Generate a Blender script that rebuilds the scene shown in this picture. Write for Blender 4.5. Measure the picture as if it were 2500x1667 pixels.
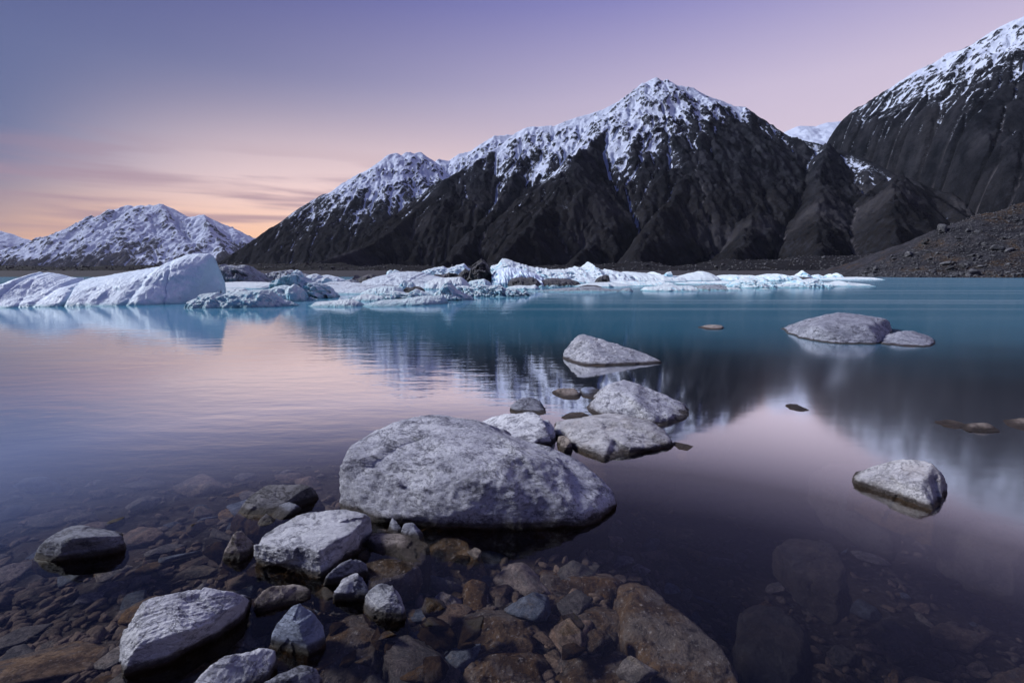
import bpy, bmesh, math, random
import numpy as np
from mathutils import Vector, Matrix

for o in list(bpy.data.objects): bpy.data.objects.remove(o)
scene = bpy.context.scene
COL = scene.collection
random.seed(7)
RS = np.random.RandomState(11)

# ------------------------------------------------------------------ camera
CAM_H = 1.3
FPX = 1180.0                 # focal length in photograph pixels (2500 wide)
PITCH = math.radians(7.98)
cam_d = bpy.data.cameras.new('camera')
cam = bpy.data.objects.new('camera', cam_d); COL.objects.link(cam)
cam_d.sensor_width = 36.0; cam_d.lens = 36.0 * FPX / 2500.0
cam_d.clip_start = 0.05; cam_d.clip_end = 60000
cam.location = (0, 0, CAM_H)
cam.rotation_euler = (math.pi/2 - PITCH, 0, 0)
scene.camera = cam
scene.render.resolution_x, scene.render.resolution_y = 1024, 682

# ------------------------------------------------------------------ world
FILL_AZ = math.radians(-82)      # from +Y, negative = left
FILL_EL = math.radians(35)
world = bpy.data.worlds.new('World'); scene.world = world; world.use_nodes = True
def lin(r, g, b):
    f = lambda c: ((c/255.0+0.055)/1.055)**2.4 if c > 10 else c/255.0/12.92
    return (f(r), f(g), f(b), 1.0)
class NT:
    """small helper round a node tree"""
    def __init__(s, nt): s.nt = nt; s.n = nt.nodes; s.l = nt.links
    def node(s, t, **kw):
        n = s.n.new(t)
        for k, v in kw.items():
            if k == 'inp':
                for i, val in v.items(): s.set(n, i, val)
            else: setattr(n, k, v)
        return n
    def set(s, n, i, v):
        sock = n.inputs[i]
        if isinstance(v, bpy.types.NodeSocket): s.l.new(v, sock)
        elif isinstance(v, bpy.types.Node): s.l.new(v.outputs[0], sock)
        else: sock.default_value = v
    def math(s, op, a, b=0.0, c=None, clamp=False):
        n = s.node('ShaderNodeMath', operation=op, use_clamp=clamp)
        s.set(n, 0, a); s.set(n, 1, b)
        if c is not None: s.set(n, 2, c)
        return n.outputs[0]
    def smooth(s, v, a, b, lo=0.0, hi=1.0):
        n = s.node('ShaderNodeMapRange', interpolation_type='SMOOTHSTEP')
        s.set(n, 0, v); s.set(n, 1, a); s.set(n, 2, b); s.set(n, 3, lo); s.set(n, 4, hi)
        return n.outputs[0]
    def mix(s, f, a, b, mode='MIX'):
        n = s.node('ShaderNodeMix', data_type='RGBA', blend_type=mode)
        s.set(n, 0, f); s.set(n, 6, a); s.set(n, 7, b)
        return n.outputs[2]
    def ramp(s, v, stops, interp='LINEAR'):
        n = s.node('ShaderNodeValToRGB'); n.color_ramp.interpolation = interp
        e = n.color_ramp.elements
        while len(e) < len(stops): e.new(0.5)
        for el, (p, c) in zip(e, stops):
            el.position = p; el.color = c if len(c) == 4 else (*c, 1)
        s.set(n, 0, v); return n.outputs[0]
    def noise(s, vec, scale, detail=4, rough=0.55, dist=0.0, out=0, typ='FBM', lac=2.0):
        n = s.node('ShaderNodeTexNoise', noise_type=typ)
        s.set(n, 'Vector', vec); s.set(n, 'Scale', scale); s.set(n, 'Detail', detail)
        s.set(n, 'Roughness', rough); s.set(n, 'Distortion', dist); s.set(n, 'Lacunarity', lac)
        return n.outputs[out]
    def mapping(s, vec, scale=(1,1,1), rot=(0,0,0), loc=(0,0,0)):
        n = s.node('ShaderNodeMapping')
        s.set(n, 0, vec); s.set(n, 1, loc); s.set(n, 2, rot); s.set(n, 3, scale)
        return n.outputs[0]

w = NT(world.node_tree); w.n.clear()
tc = w.node('ShaderNodeTexCoord'); gen = tc.outputs['Generated']
sep = w.node('ShaderNodeSeparateXYZ'); w.set(sep, 0, gen)
dx, dy, dz = sep.outputs
ea = w.math('MAXIMUM', dz, 0.0)
base = w.ramp(ea, [(0.0, lin(232,200,200)), (0.10, lin(228,202,208)), (0.20, lin(217,198,212)),
                   (0.31, lin(202,187,211)), (0.45, lin(143,138,194)), (0.65, lin(112,118,180)), (1.0, lin(100,110,172))])
dim = w.smooth(w.math('ADD', w.math('MULTIPLY', dx, 0.93), w.math('MULTIPLY', dy, 0.36)), -0.60, 0.90)
base = w.mix(1.0, base, w.mix(dim, (0.11,0.19,0.37,1), (1,1,1,1)), 'MULTIPLY')
# afterglow low over the point of sunset (left of the view)
GA = math.radians(-27)
gd = w.math('ADD', w.math('MULTIPLY', dx, math.sin(GA)), w.math('MULTIPLY', dy, math.cos(GA)))
glow = w.math('MULTIPLY', w.smooth(gd, 0.88, 1.0), w.smooth(ea, 0.18, 0.015))
GB_ = math.radians(-15)
gd2 = w.math('ADD', w.math('MULTIPLY', dx, math.sin(GB_)), w.math('MULTIPLY', dy, math.cos(GB_)))
glow2 = w.math('MULTIPLY', w.math('MULTIPLY', w.smooth(gd2, 0.83, 0.995), w.smooth(ea, 0.35, 0.11)), 0.95)
c1 = w.mix(glow2, base, lin(252,218,211))
c1 = w.mix(glow, c1, lin(255,192,142))
# thin streaks of cloud in the afterglow
mv = w.mapping(gen, scale=(2.2, 2.2, 26.0), rot=(0.0, 0.035, 0.0))
cn = w.noise(mv, 1.5, 3, 0.5, 0.3)
band = w.math('MULTIPLY', w.smooth(ea, 0.025, 0.09), w.smooth(ea, 0.24, 0.14))
azm = w.smooth(gd, 0.80, 0.97)
cl = w.math('MULTIPLY', w.math('MULTIPLY', w.smooth(cn, 0.42, 0.64), band), w.math('MULTIPLY', azm, 0.72))
c2 = w.mix(cl, c1, lin(158,124,140))
c3 = c2
nish = w.node('ShaderNodeTexSky', sky_type='NISHITA', sun_disc=False)
nish.sun_elevation = math.radians(1.0); nish.sun_rotation = FILL_AZ
bg1 = w.node('ShaderNodeBackground'); w.set(bg1, 0, c3); w.set(bg1, 1, 0.95)
bg2 = w.node('ShaderNodeBackground'); w.set(bg2, 0, w.mix(1.0, nish.outputs[0], (0.30,0.36,0.55,1), 'MULTIPLY')); w.set(bg2, 1, 0.05)
ad = w.node('ShaderNodeAddShader'); w.set(ad, 0, bg1); w.set(ad, 1, bg2)
wo = w.node('ShaderNodeOutputWorld'); w.set(wo, 0, ad)

dusk_fill_d = bpy.data.lights.new('sun', 'SUN'); dusk_fill_d.energy = 4.6; dusk_fill_d.angle = math.radians(14)  # added high lamp standing in for soft twilight after sunset
dusk_fill_d.color = (0.93, 0.95, 1.0)
sun = bpy.data.objects.new('sun', dusk_fill_d); COL.objects.link(sun)
sv = Vector((math.sin(FILL_AZ)*math.cos(FILL_EL), math.cos(FILL_AZ)*math.cos(FILL_EL), math.sin(FILL_EL)))
sun.rotation_euler = sv.to_track_quat('Z', 'Y').to_euler()

vs = scene.view_settings
vs.view_transform = 'Standard'; vs.look = 'None'; vs.exposure = 0.15; vs.gamma = 1.0; vs.use_curve_mapping = False
cy = scene.cycles
cy.use_denoising = True; cy.max_bounces = 5; cy.diffuse_bounces = 2; cy.glossy_bounces = 2
cy.transmission_bounces = 4; cy.transparent_max_bounces = 12; cy.volume_bounces = 0
cy.caustics_reflective = False; cy.caustics_refractive = False

# ------------------------------------------------------------------ helpers
CP, SP = math.cos(PITCH), math.sin(PITCH)
def ray(px, py):
    a = (px-1250.0)/FPX; b = (833.5-py)/FPX
    return a, CP + b*SP, -SP + b*CP          # x, y, z  (world)
def at(px, py, Y):
    """the point of the place seen at that photo pixel, Y metres ahead"""
    a, b, c = ray(px, py); k = Y/b
    return np.array((a*k, Y, CAM_H + c*k))
def onplane(px, py, z=0.0):
    a, b, c = ray(px, py); k = (z-CAM_H)/c
    return np.array((a*k, b*k, z))

def _hash(ix, iy, iz, seed):
    h = (ix*374761393 + iy*668265263 + iz*2147483647 + seed*1274126177) & 0xFFFFFFFF
    h = ((h ^ (h >> 13)) * 1274126177) & 0xFFFFFFFF
    h = ((h ^ (h >> 15)) * 2246822519) & 0xFFFFFFFF
    return h ^ (h >> 16)
_G = RS.normal(size=(256, 3)); _G /= np.linalg.norm(_G, axis=1)[:, None]
def gnoise(p, seed=0):
    i = np.floor(p).astype(np.int64); f = p - i; u = f*f*f*(f*(f*6-15)+10)
    out = np.zeros(len(p))
    for a in (0, 1):
        for b in (0, 1):
            for c in (0, 1):
                g = _G[_hash(i[:,0]+a, i[:,1]+b, i[:,2]+c, seed) & 255]
                d = g[:,0]*(f[:,0]-a) + g[:,1]*(f[:,1]-b) + g[:,2]*(f[:,2]-c)
                out += d*(u[:,0] if a else 1-u[:,0])*(u[:,1] if b else 1-u[:,1])*(u[:,2] if c else 1-u[:,2])
    return out*1.5
def fbm(p, octv=4, gain=0.5, seed=0, ridged=False):
    s = np.zeros(len(p)); a = 1.0; t = 0
    for k in range(octv):
        n = gnoise(p*(2.03**k)+k*17.3, seed+k)
        s += a*((1-2*np.abs(n)) if ridged else n); t += a; a *= gain
    return s/t
def sstep(x, a, b):
    t = np.clip((x-a)/(b-a), 0, 1); return t*t*(3-2*t)

def mesh_obj(name, verts, faces, mat, smooth=True, attrs=None, parent=None, loc=None):
    me = bpy.data.meshes.new(name)
    v = np.asarray(verts, dtype=np.float32)
    if loc is not None: v = v - np.asarray(loc, dtype=np.float32)
    f = np.asarray(faces, dtype=np.int32)
    me.vertices.add(len(v)); me.vertices.foreach_set('co', v.ravel())
    k = f.shape[1]
    me.loops.add(f.size); me.loops.foreach_set('vertex_index', f.ravel())
    me.polygons.add(len(f)); me.polygons.foreach_set('loop_start', np.arange(0, f.size, k, dtype=np.int32))
    me.update(calc_edges=True)
    me.polygons.foreach_set('use_smooth', np.full(len(f), smooth, dtype=bool))
    for an, av in (attrs or {}).items():
        at_ = me.attributes.new(an, 'FLOAT', 'POINT'); at_.data.foreach_set('value', np.asarray(av, dtype=np.float32))
    me.materials.append(mat); me.update()
    o = bpy.data.objects.new(name, me); COL.objects.link(o)
    if loc is not None: o.location = loc
    if parent is not None: o.parent = parent
    return o
def grid_faces(nu, nv):
    i = np.arange((nu-1)*(nv-1)); a = (i//(nv-1))*nv + i % (nv-1)
    return np.stack([a, a+nv, a+nv+1, a+1], axis=1)
def tag(o, label=None, cat=None, group=None, kind=None):
    if label: o['label'] = label
    if cat: o['category'] = cat
    if group: o['group'] = group
    if kind: o['kind'] = kind
    return o
def new_mat(name):
    m = bpy.data.materials.new(name); m.use_nodes = True
    t = NT(m.node_tree); t.n.clear()
    out = t.node('ShaderNodeOutputMaterial')
    return m, t, out
def pbsdf(t, out, col, rough=0.8, normal=None, spec=0.5):
    p = t.node('ShaderNodeBsdfPrincipled')
    t.set(p, 'Base Color', col); t.set(p, 'Roughness', rough); t.set(p, 'Specular IOR Level', spec)
    if normal is not None: t.set(p, 'Normal', normal)
    t.set(out, 0, p.outputs[0]); return p
def bump(t, h, strength, dist, normal=None):
    b = t.node('ShaderNodeBump'); t.set(b, 'Height', h); t.set(b, 'Strength', strength); t.set(b, 'Distance', dist)
    if normal is not None: t.set(b, 'Normal', normal)
    return b.outputs[0]

# ------------------------------------------------------------------ materials
def mountain_mat(name, s, rockA, rockB, veg, snowcol=(0.55,0.60,0.74,1)):  # snow colour darkened and blued to stand in for shade on the slopes
    m, t, out = new_mat(name)
    pos = t.node('ShaderNodeNewGeometry').outputs['Position']
    a_s = t.node('ShaderNodeAttribute', attribute_name='snow').outputs['Fac']
    a_c = t.node('ShaderNodeAttribute', attribute_name='scree').outputs['Fac']
    a_v = t.node('ShaderNodeAttribute', attribute_name='veg').outputs['Fac']
    n1 = t.noise(pos, 0.012*s, 4, 0.62); n2 = t.noise(pos, 0.05*s, 4, 0.7); n3 = t.noise(pos, 0.003*s, 3, 0.5)
    rock = t.mix(t.smooth(n1, 0.35, 0.68), rockA, rockB)
    rock = t.mix(t.math('MULTIPLY', a_v, t.smooth(n2, 0.3, 0.62)), rock, veg)
    scree = t.mix(t.smooth(n2, 0.3, 0.7), (0.06,0.057,0.068,1), (0.115,0.108,0.12,1))
    rock = t.mix(t.math('MULTIPLY', a_c, t.smooth(n3, 0.32, 0.58)), rock, scree)
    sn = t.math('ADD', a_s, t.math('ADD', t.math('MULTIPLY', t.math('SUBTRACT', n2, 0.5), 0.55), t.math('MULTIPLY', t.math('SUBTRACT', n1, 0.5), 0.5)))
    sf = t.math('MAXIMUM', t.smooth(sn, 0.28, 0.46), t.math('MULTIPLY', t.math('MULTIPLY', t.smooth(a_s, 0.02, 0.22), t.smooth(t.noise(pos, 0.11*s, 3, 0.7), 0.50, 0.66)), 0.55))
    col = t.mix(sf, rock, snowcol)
    nb = bump(t, t.noise(pos, 0.03*s, 5, 0.72), 1.0, 16.0/s)
    pbsdf(t, out, col, 0.9, nb, 0.0)
    return m
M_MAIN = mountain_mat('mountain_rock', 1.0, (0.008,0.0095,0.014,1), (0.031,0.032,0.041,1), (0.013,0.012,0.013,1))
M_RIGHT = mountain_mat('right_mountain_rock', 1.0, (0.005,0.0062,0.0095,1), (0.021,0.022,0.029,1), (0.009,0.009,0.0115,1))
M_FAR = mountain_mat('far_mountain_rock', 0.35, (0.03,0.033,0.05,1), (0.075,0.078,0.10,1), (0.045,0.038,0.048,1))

def rock_mat(name, light, mid, dark, wet=True, seed=0.0, fleck=0.5, bs=1.0, strat=1.0, st=0.022, vein=0.0, warm=0.0):
    m, t, out = new_mat(name)
    oi = t.node('ShaderNodeObjectInfo')
    tcn = t.node('ShaderNodeTexCoord').outputs['Object']
    ofs = t.node('ShaderNodeVectorMath', operation='SCALE')
    cmb = t.node('ShaderNodeCombineXYZ'); t.set(cmb, 0, oi.outputs['Random']); t.set(cmb, 1, oi.outputs['Random']); t.set(cmb, 2, 0.3)
    t.set(ofs, 0, cmb); ofs.inputs['Scale'].default_value = 37.0
    av = t.node('ShaderNodeVectorMath', operation='ADD'); t.set(av, 0, tcn); t.set(av, 1, ofs)
    v = av.outputs[0]
    vs_ = t.mapping(v, scale=(1.0, 1.35, 2.1), rot=(0.5, 0.45, 0.5))
    big = t.noise(v, 3.0, 5, 0.62); med = t.noise(vs_, 9.0, 8, 0.78, 0.25); fine = t.noise(v, 62.0, 5, 0.8); cr = t.noise(vs_, 5.0, 7, 0.66, 0.5)
    col = t.mix(t.smooth(big, 0.34, 0.66), mid, light)
    col = t.mix(t.math('MULTIPLY', t.smooth(med, 0.50, 0.38), 0.8*strat), col, dark)
    col = t.mix(t.math('MULTIPLY', t.smooth(fine, 0.52, 0.62), fleck), col, dark)
    col = t.mix(t.math('MULTIPLY', t.smooth(fine, 0.48, 0.36), 0.55), col, light)
    crk = t.smooth(t.math('ABSOLUTE', t.math('SUBTRACT', cr, 0.5)), 0.014, 0.0)
    col = t.mix(t.math('MULTIPLY', t.math('MULTIPLY', crk, t.smooth(big, 0.42, 0.56)), 0.75), col, dark)
    if vein > 0:
        vn = t.noise(t.mapping(v, scale=(1.0,0.7,1.3), rot=(0.9,0.2,1.1)), 2.6, 4, 0.5, 0.6)
        col = t.mix(t.math('MULTIPLY', t.smooth(t.math('ABSOLUTE', t.math('SUBTRACT', vn, 0.5)), 0.012, 0.003), vein), col, (0.9,0.9,0.92,1))
    if warm > 0:
        col = t.mix(t.math('MULTIPLY', t.smooth(t.noise(v, 5.0, 5, 0.7), 0.48, 0.66), warm), col, (0.36,0.26,0.19,1))
    rnd = t.node('ShaderNodeMapRange'); t.set(rnd, 0, oi.outputs['Random']); t.set(rnd, 3, 0.82); t.set(rnd, 4, 1.12)
    col = t.mix(1.0, col, rnd.outputs[0], 'MULTIPLY')
    rough = 0.82
    if wet:
        pz = t.node('ShaderNodeSeparateXYZ'); t.set(pz, 0, t.node('ShaderNodeNewGeometry').outputs['Position'])
        zz = t.math('ADD', pz.outputs[2], t.math('MULTIPLY', t.math('SUBTRACT', med, 0.5), 0.03))
        stain = t.math('MULTIPLY', t.smooth(zz, st+0.012, 0.008), t.smooth(fine, 0.28, 0.50))
        col = t.mix(t.math('MULTIPLY', stain, 0.85), col, (0.10,0.075,0.06,1))
        damp = t.smooth(zz, 0.036, 0.018)
        col = t.mix(damp, col, t.mix(1.0, col, (0.30,0.27,0.26,1), 'MULTIPLY'))
        wetm = t.smooth(zz, 0.010, 0.0)
        alg = t.mix(t.smooth(big, 0.35, 0.65), (0.022,0.013,0.008,1), (0.065,0.037,0.018,1))
        alg = t.mix(t.math('MULTIPLY', t.smooth(fine, 0.54, 0.66), 0.5), alg, (0.13,0.11,0.09,1))
        col = t.mix(wetm, col, alg)
        rough = t.smooth(zz, 0.03, 0.0, 0.85, 0.6)
    h = t.math('SUBTRACT', t.math('ADD', t.math('MULTIPLY', med, 1.3), t.math('MULTIPLY', fine, 0.30)), t.math('MULTIPLY', crk, 0.25))
    nb = bump(t, h, 1.0, 0.05*bs)
    pbsdf(t, out, col, rough, nb, t.smooth(zz, -0.012, 0.004, 0.0, 0.35) if wet else 0.35)
    return m
R_PALE = rock_mat('pale_rock', (0.84,0.84,0.91,1), (0.52,0.52,0.61,1), (0.10,0.10,0.15,1), fleck=0.6, st=0.055)
R_VEIN = rock_mat('veined_pale_rock', (0.74,0.74,0.80,1), (0.44,0.45,0.53,1), (0.09,0.09,0.13,1), fleck=0.35, st=0.04, vein=0.7)
R_LICHEN = rock_mat('warm_pale_rock', (0.82,0.80,0.83,1), (0.58,0.56,0.60,1), (0.14,0.13,0.16,1), fleck=0.35, strat=0.6, st=0.045, warm=0.22)
R_WHITE = rock_mat('white_rock', (0.86,0.86,0.92,1), (0.64,0.64,0.71,1), (0.17,0.17,0.23,1), fleck=0.25)
R_GREY = rock_mat('grey_rock', (0.46,0.47,0.55,1), (0.27,0.28,0.34,1), (0.06,0.06,0.085,1), fleck=0.4)
R_BLUE = rock_mat('blue_grey_rock', (0.40,0.45,0.58,1), (0.27,0.31,0.42,1), (0.10,0.11,0.16,1), fleck=0.25, strat=0.5)
R_DARK = rock_mat('dark_rock', (0.26,0.25,0.27,1), (0.10,0.096,0.105,1), (0.025,0.024,0.028,1), fleck=0.6)
R_TAN = rock_mat('tan_rock', (0.42,0.36,0.33,1), (0.25,0.20,0.175,1), (0.07,0.052,0.045,1), fleck=0.5)

def algae_mat(name, a, b, c, spot, vary=True, grey=(0.115,0.095,0.083,1)):
    m, t, out = new_mat(name)
    oi = t.node('ShaderNodeObjectInfo'); v = t.node('ShaderNodeTexCoord').outputs['Object']
    av = t.node('ShaderNodeVectorMath', operation='ADD'); t.set(av, 0, v)
    cmb = t.node('ShaderNodeCombineXYZ'); sc_ = t.math('MULTIPLY', oi.outputs['Random'], 31.0)
    for i in range(3): t.set(cmb, i, sc_)
    t.set(av, 1, cmb); v = av.outputs[0]
    big = t.noise(v, 6.0, 5, 0.65); fine = t.noise(v, 55.0, 5, 0.72); sp = t.noise(v, 48.0, 5, 0.75)
    med = t.noise(v, 16.0, 7, 0.75, 0.4); pat = t.noise(v, 4.0, 6, 0.7, 0.5)
    col = t.mix(t.smooth(big, 0.36, 0.64), a, b)
    col = t.mix(t.math('MULTIPLY', t.smooth(pat, 0.48, 0.62), 0.75), col, grey)
    col = t.mix(t.math('MULTIPLY', t.smooth(med, 0.52, 0.34), 0.85), col, c)
    col = t.mix(t.math('MULTIPLY', t.smooth(fine, 0.50, 0.70), 0.5), col, c)
    col = t.mix(t.math('MULTIPLY', t.smooth(sp, 0.55, 0.72), 0.55), col, spot)
    hs = t.node('ShaderNodeHueSaturation'); t.set(hs, 'Color', col)
    t.set(hs, 'Value', t.smooth(oi.outputs['Random'], 0.0, 1.0, 0.55 if vary else 0.85, 1.35 if vary else 1.1))
    t.set(hs, 'Saturation', t.smooth(t.math('FRACT', t.math('MULTIPLY', oi.outputs['Random'], 7.31)), 0.0, 1.0, 0.45 if vary else 0.95, 1.1 if vary else 1.15))
    nb = bump(t, t.math('ADD', t.math('MULTIPLY', fine, 0.4), med), 1.0, 0.03)
    pbsdf(t, out, hs.outputs[0], 0.7, nb, 0.06)
    return m
A_BROWN = algae_mat('algae_brown_stone', (0.11,0.064,0.032,1), (0.27,0.158,0.076,1), (0.05,0.032,0.021,1), (0.40,0.35,0.31,1))
A_RUST = algae_mat('rusty_sunken_stone', (0.040,0.025,0.015,1), (0.105,0.060,0.029,1), (0.014,0.010,0.009,1), (0.40,0.36,0.33,1), False)
A_GRIT = algae_mat('brown_grit', (0.09,0.058,0.037,1), (0.21,0.14,0.098,1), (0.04,0.028,0.021,1), (0.26,0.23,0.21,1), False)
A_DEEP = algae_mat('deep_stone', (0.016,0.012,0.010,1), (0.034,0.026,0.022,1), (0.010,0.008,0.008,1), (0.06,0.054,0.05,1), False, (0.028,0.025,0.025,1))
A_UMBER = algae_mat('umber_stone', (0.12,0.076,0.052,1), (0.27,0.18,0.13,1), (0.055,0.039,0.030,1), (0.36,0.32,0.29,1))
A_SLATE = algae_mat('slate_stone', (0.07,0.08,0.10,1), (0.16,0.17,0.20,1), (0.04,0.045,0.058,1), (0.24,0.24,0.26,1))

def ice_mat(name, top, blue, dirt, dirtcol=(0.045,0.043,0.05,1), stripe=0.0, bs=1.0):
    m, t, out = new_mat(name)
    g = t.node('ShaderNodeNewGeometry'); pos = g.outputs['Position']
    sz = t.node('ShaderNodeSeparateXYZ'); t.set(sz, 0, g.outputs['Normal'])
    pz = t.node('ShaderNodeSeparateXYZ'); t.set(pz, 0, pos)
    n1 = t.noise(pos, 1.1, 5, 0.6); n2 = t.noise(pos, 5.0, 6, 0.68); n3 = t.noise(pos, 0.35, 3, 0.5)
    crust = t.smooth(t.math('ADD', sz.outputs[2], t.math('MULTIPLY', t.math('SUBTRACT', n1, 0.5), 1.6)), 0.15, 0.75)
    col = t.mix(crust, blue, top)
    # clear wet ice along the waterline
    wl = t.smooth(t.math('ADD', pz.outputs[2], t.math('MULTIPLY', t.math('SUBTRACT', n1, 0.5), 0.25)), 0.16, 0.0)
    col = t.mix(wl, col, (0.25,0.52,0.60,1))
    dm = t.math('MULTIPLY', t.smooth(t.math('ADD', t.math('MULTIPLY', n2, 0.55), t.math('MULTIPLY', n1, 0.45)), 0.62-0.24*dirt, 0.70-0.22*dirt), min(1.0, 0.45+0.55*dirt))
    col = t.mix(dm, col, dirtcol)
    if stripe > 0:
        mv_ = t.mapping(pos, scale=(0.22, 1.5, 3.2), rot=(0.2, 0.28, 0.35))
        st = t.noise(mv_, 1.1, 4, 0.6, 0.7)
        col = t.mix(t.math('MULTIPLY', t.smooth(st, 0.56, 0.66), stripe), col, (0.16,0.17,0.22,1))
    h = t.math('ADD', n2, t.math('MULTIPLY', t.noise(pos, 16.0, 4, 0.7), 0.4))
    nb = bump(t, h, 1.0, 0.30*bs)
    pbsdf(t, out, col, t.smooth(n1, 0.3, 0.7, 0.30, 0.6), nb, 0.5)
    return m
I_SNOW = ice_mat('snowy_ice', (0.86,0.95,0.99,1), (0.38,0.68,0.85,1), 0.06, (0.2,0.24,0.32,1))
I_LILAC = ice_mat('crusted_ice', (0.74,0.85,0.97,1), (0.46,0.67,0.80,1), 0.18, (0.34,0.42,0.58,1), bs=0.4)
I_BLUE = ice_mat('blue_ice', (0.78,0.93,0.98,1), (0.32,0.66,0.83,1), 0.02)
I_STRIPE = ice_mat('striped_ice', (0.82,0.91,0.98,1), (0.42,0.66,0.82,1), 0.15, (0.13,0.13,0.18,1), stripe=0.8)
I_DIRTY = ice_mat('dirty_ice', (0.42,0.46,0.52,1), (0.30,0.36,0.40,1), 0.55, (0.06,0.055,0.06,1), stripe=0.6)
I_DARK = ice_mat('debris_ice', (0.13,0.125,0.135,1), (0.10,0.10,0.11,1), 0.85, (0.04,0.038,0.043,1))

def ground_mat():
    m, t, out = new_mat('gravel_ground')
    pos = t.node('ShaderNodeNewGeometry').outputs['Position']
    pz = t.node('ShaderNodeSeparateXYZ'); t.set(pz, 0, pos)
    n1 = t.noise(pos, 3.0, 5, 0.6); n2 = t.noise(pos, 26.0, 5, 0.7)
    wetc = t.mix(t.smooth(n1, 0.36, 0.64), (0.016,0.011,0.008,1), (0.045,0.031,0.022,1))
    wetc = t.mix(t.smooth(n2, 0.5, 0.64), wetc, (0.075,0.062,0.054,1))
    dry = t.mix(t.smooth(n2, 0.38, 0.62), (0.035,0.033,0.037,1), (0.09,0.085,0.09,1))
    col = t.mix(t.smooth(pz.outputs[2], -0.02, 0.10), wetc, dry)
    nb = bump(t, t.math('ADD', n1, n2), 0.8, 0.04)
    pbsdf(t, out, col, 0.8, nb, 0.05)
    return m
M_GROUND = ground_mat()
def moraine_mat(name, tuss, val=1.0):
    m, t, out = new_mat(name)
    pos = t.node('ShaderNodeNewGeometry').outputs['Position']
    n1 = t.noise(pos, 0.9, 6, 0.72); n2 = t.noise(pos, 0.10, 4, 0.6); n3 = t.noise(pos, 2.5, 4, 0.7)
    col = t.mix(t.smooth(n1, 0.36, 0.64), (0.030,0.030,0.036,1), (0.085,0.083,0.092,1))
    col = t.mix(t.math('MULTIPLY', t.smooth(n2, 0.50, 0.66), tuss), col, t.mix(t.smooth(n3, 0.4, 0.6), (0.07,0.042,0.020,1), (0.15,0.092,0.045,1)))
    n4 = t.noise(t.mapping(pos, scale=(0.6,1,1.6)), 0.16, 6, 0.75)
    col = t.mix(t.math('MULTIPLY', t.smooth(n4, 0.44, 0.60), 0.7), col, (0.020,0.020,0.025,1))
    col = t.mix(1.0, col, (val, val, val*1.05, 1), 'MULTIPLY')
    nb = bump(t, t.math('ADD', n1, n4), 1.0, 2.2)
    pbsdf(t, out, col, 0.9, nb, 0.2)
    return m
M_MOR = moraine_mat('moraine_gravel', 0.6)
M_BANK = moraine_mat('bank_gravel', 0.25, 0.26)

# ------------------------------------------------------------------ lake bed and valley floor (one sheet)
def bed(x, y):
    d = 0.13 + 0.05*np.clip(y-1.5, 0, 50) + 0.07*np.clip(y-2.7, 0, 40)**1.5
    d = d + 0.62*sstep(x, 0.25, 1.5)*sstep(y, 0.6, 1.6) + 0.10*sstep(x, -1.3, -2.6)
    d = np.minimum(d, 9.0)
    d = d - 0.9*sstep(y, 0.9, -1.2) - 1.3*sstep(y, -1.0, -9.0)
    return -d
def ground_z(x, y):
    z = bed(x, y)
    far = sstep(y, 150, 215)*1.0
    side = np.maximum(sstep(x, 300, 420), sstep(-x, 380, 520))
    up = np.maximum(far, side)
    return z*(1-up) + 2.6*up
n = 230
u = np.linspace(-1, 1, n)
gx = np.sinh(u*11.3)/np.sinh(11.3)*17000
u2 = np.linspace(0, 1, n+40)
gy = -40 + 0*u2
s0 = 0.9
u3 = np.linspace(-0.62, 1, n+40)
gy = 1.8 + np.sinh(u3*10.9)/np.sinh(10.9)*17500
X, Y = np.meshgrid(gx, gy, indexing='ij')
P0 = np.stack([X.ravel(), Y.ravel()*1.0, np.zeros(X.size)], 1)
Z = ground_z(P0[:,0], P0[:,1])
near = sstep(-np.abs(P0[:,1]-3), -12, -5)
Z = Z + near*0.05*fbm(P0*2.3, 4, 0.6, 3) 
P0[:,2] = Z
tag(mesh_obj('ground', P0, grid_faces(len(gx), len(gy)), M_GROUND), kind='structure')

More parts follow.
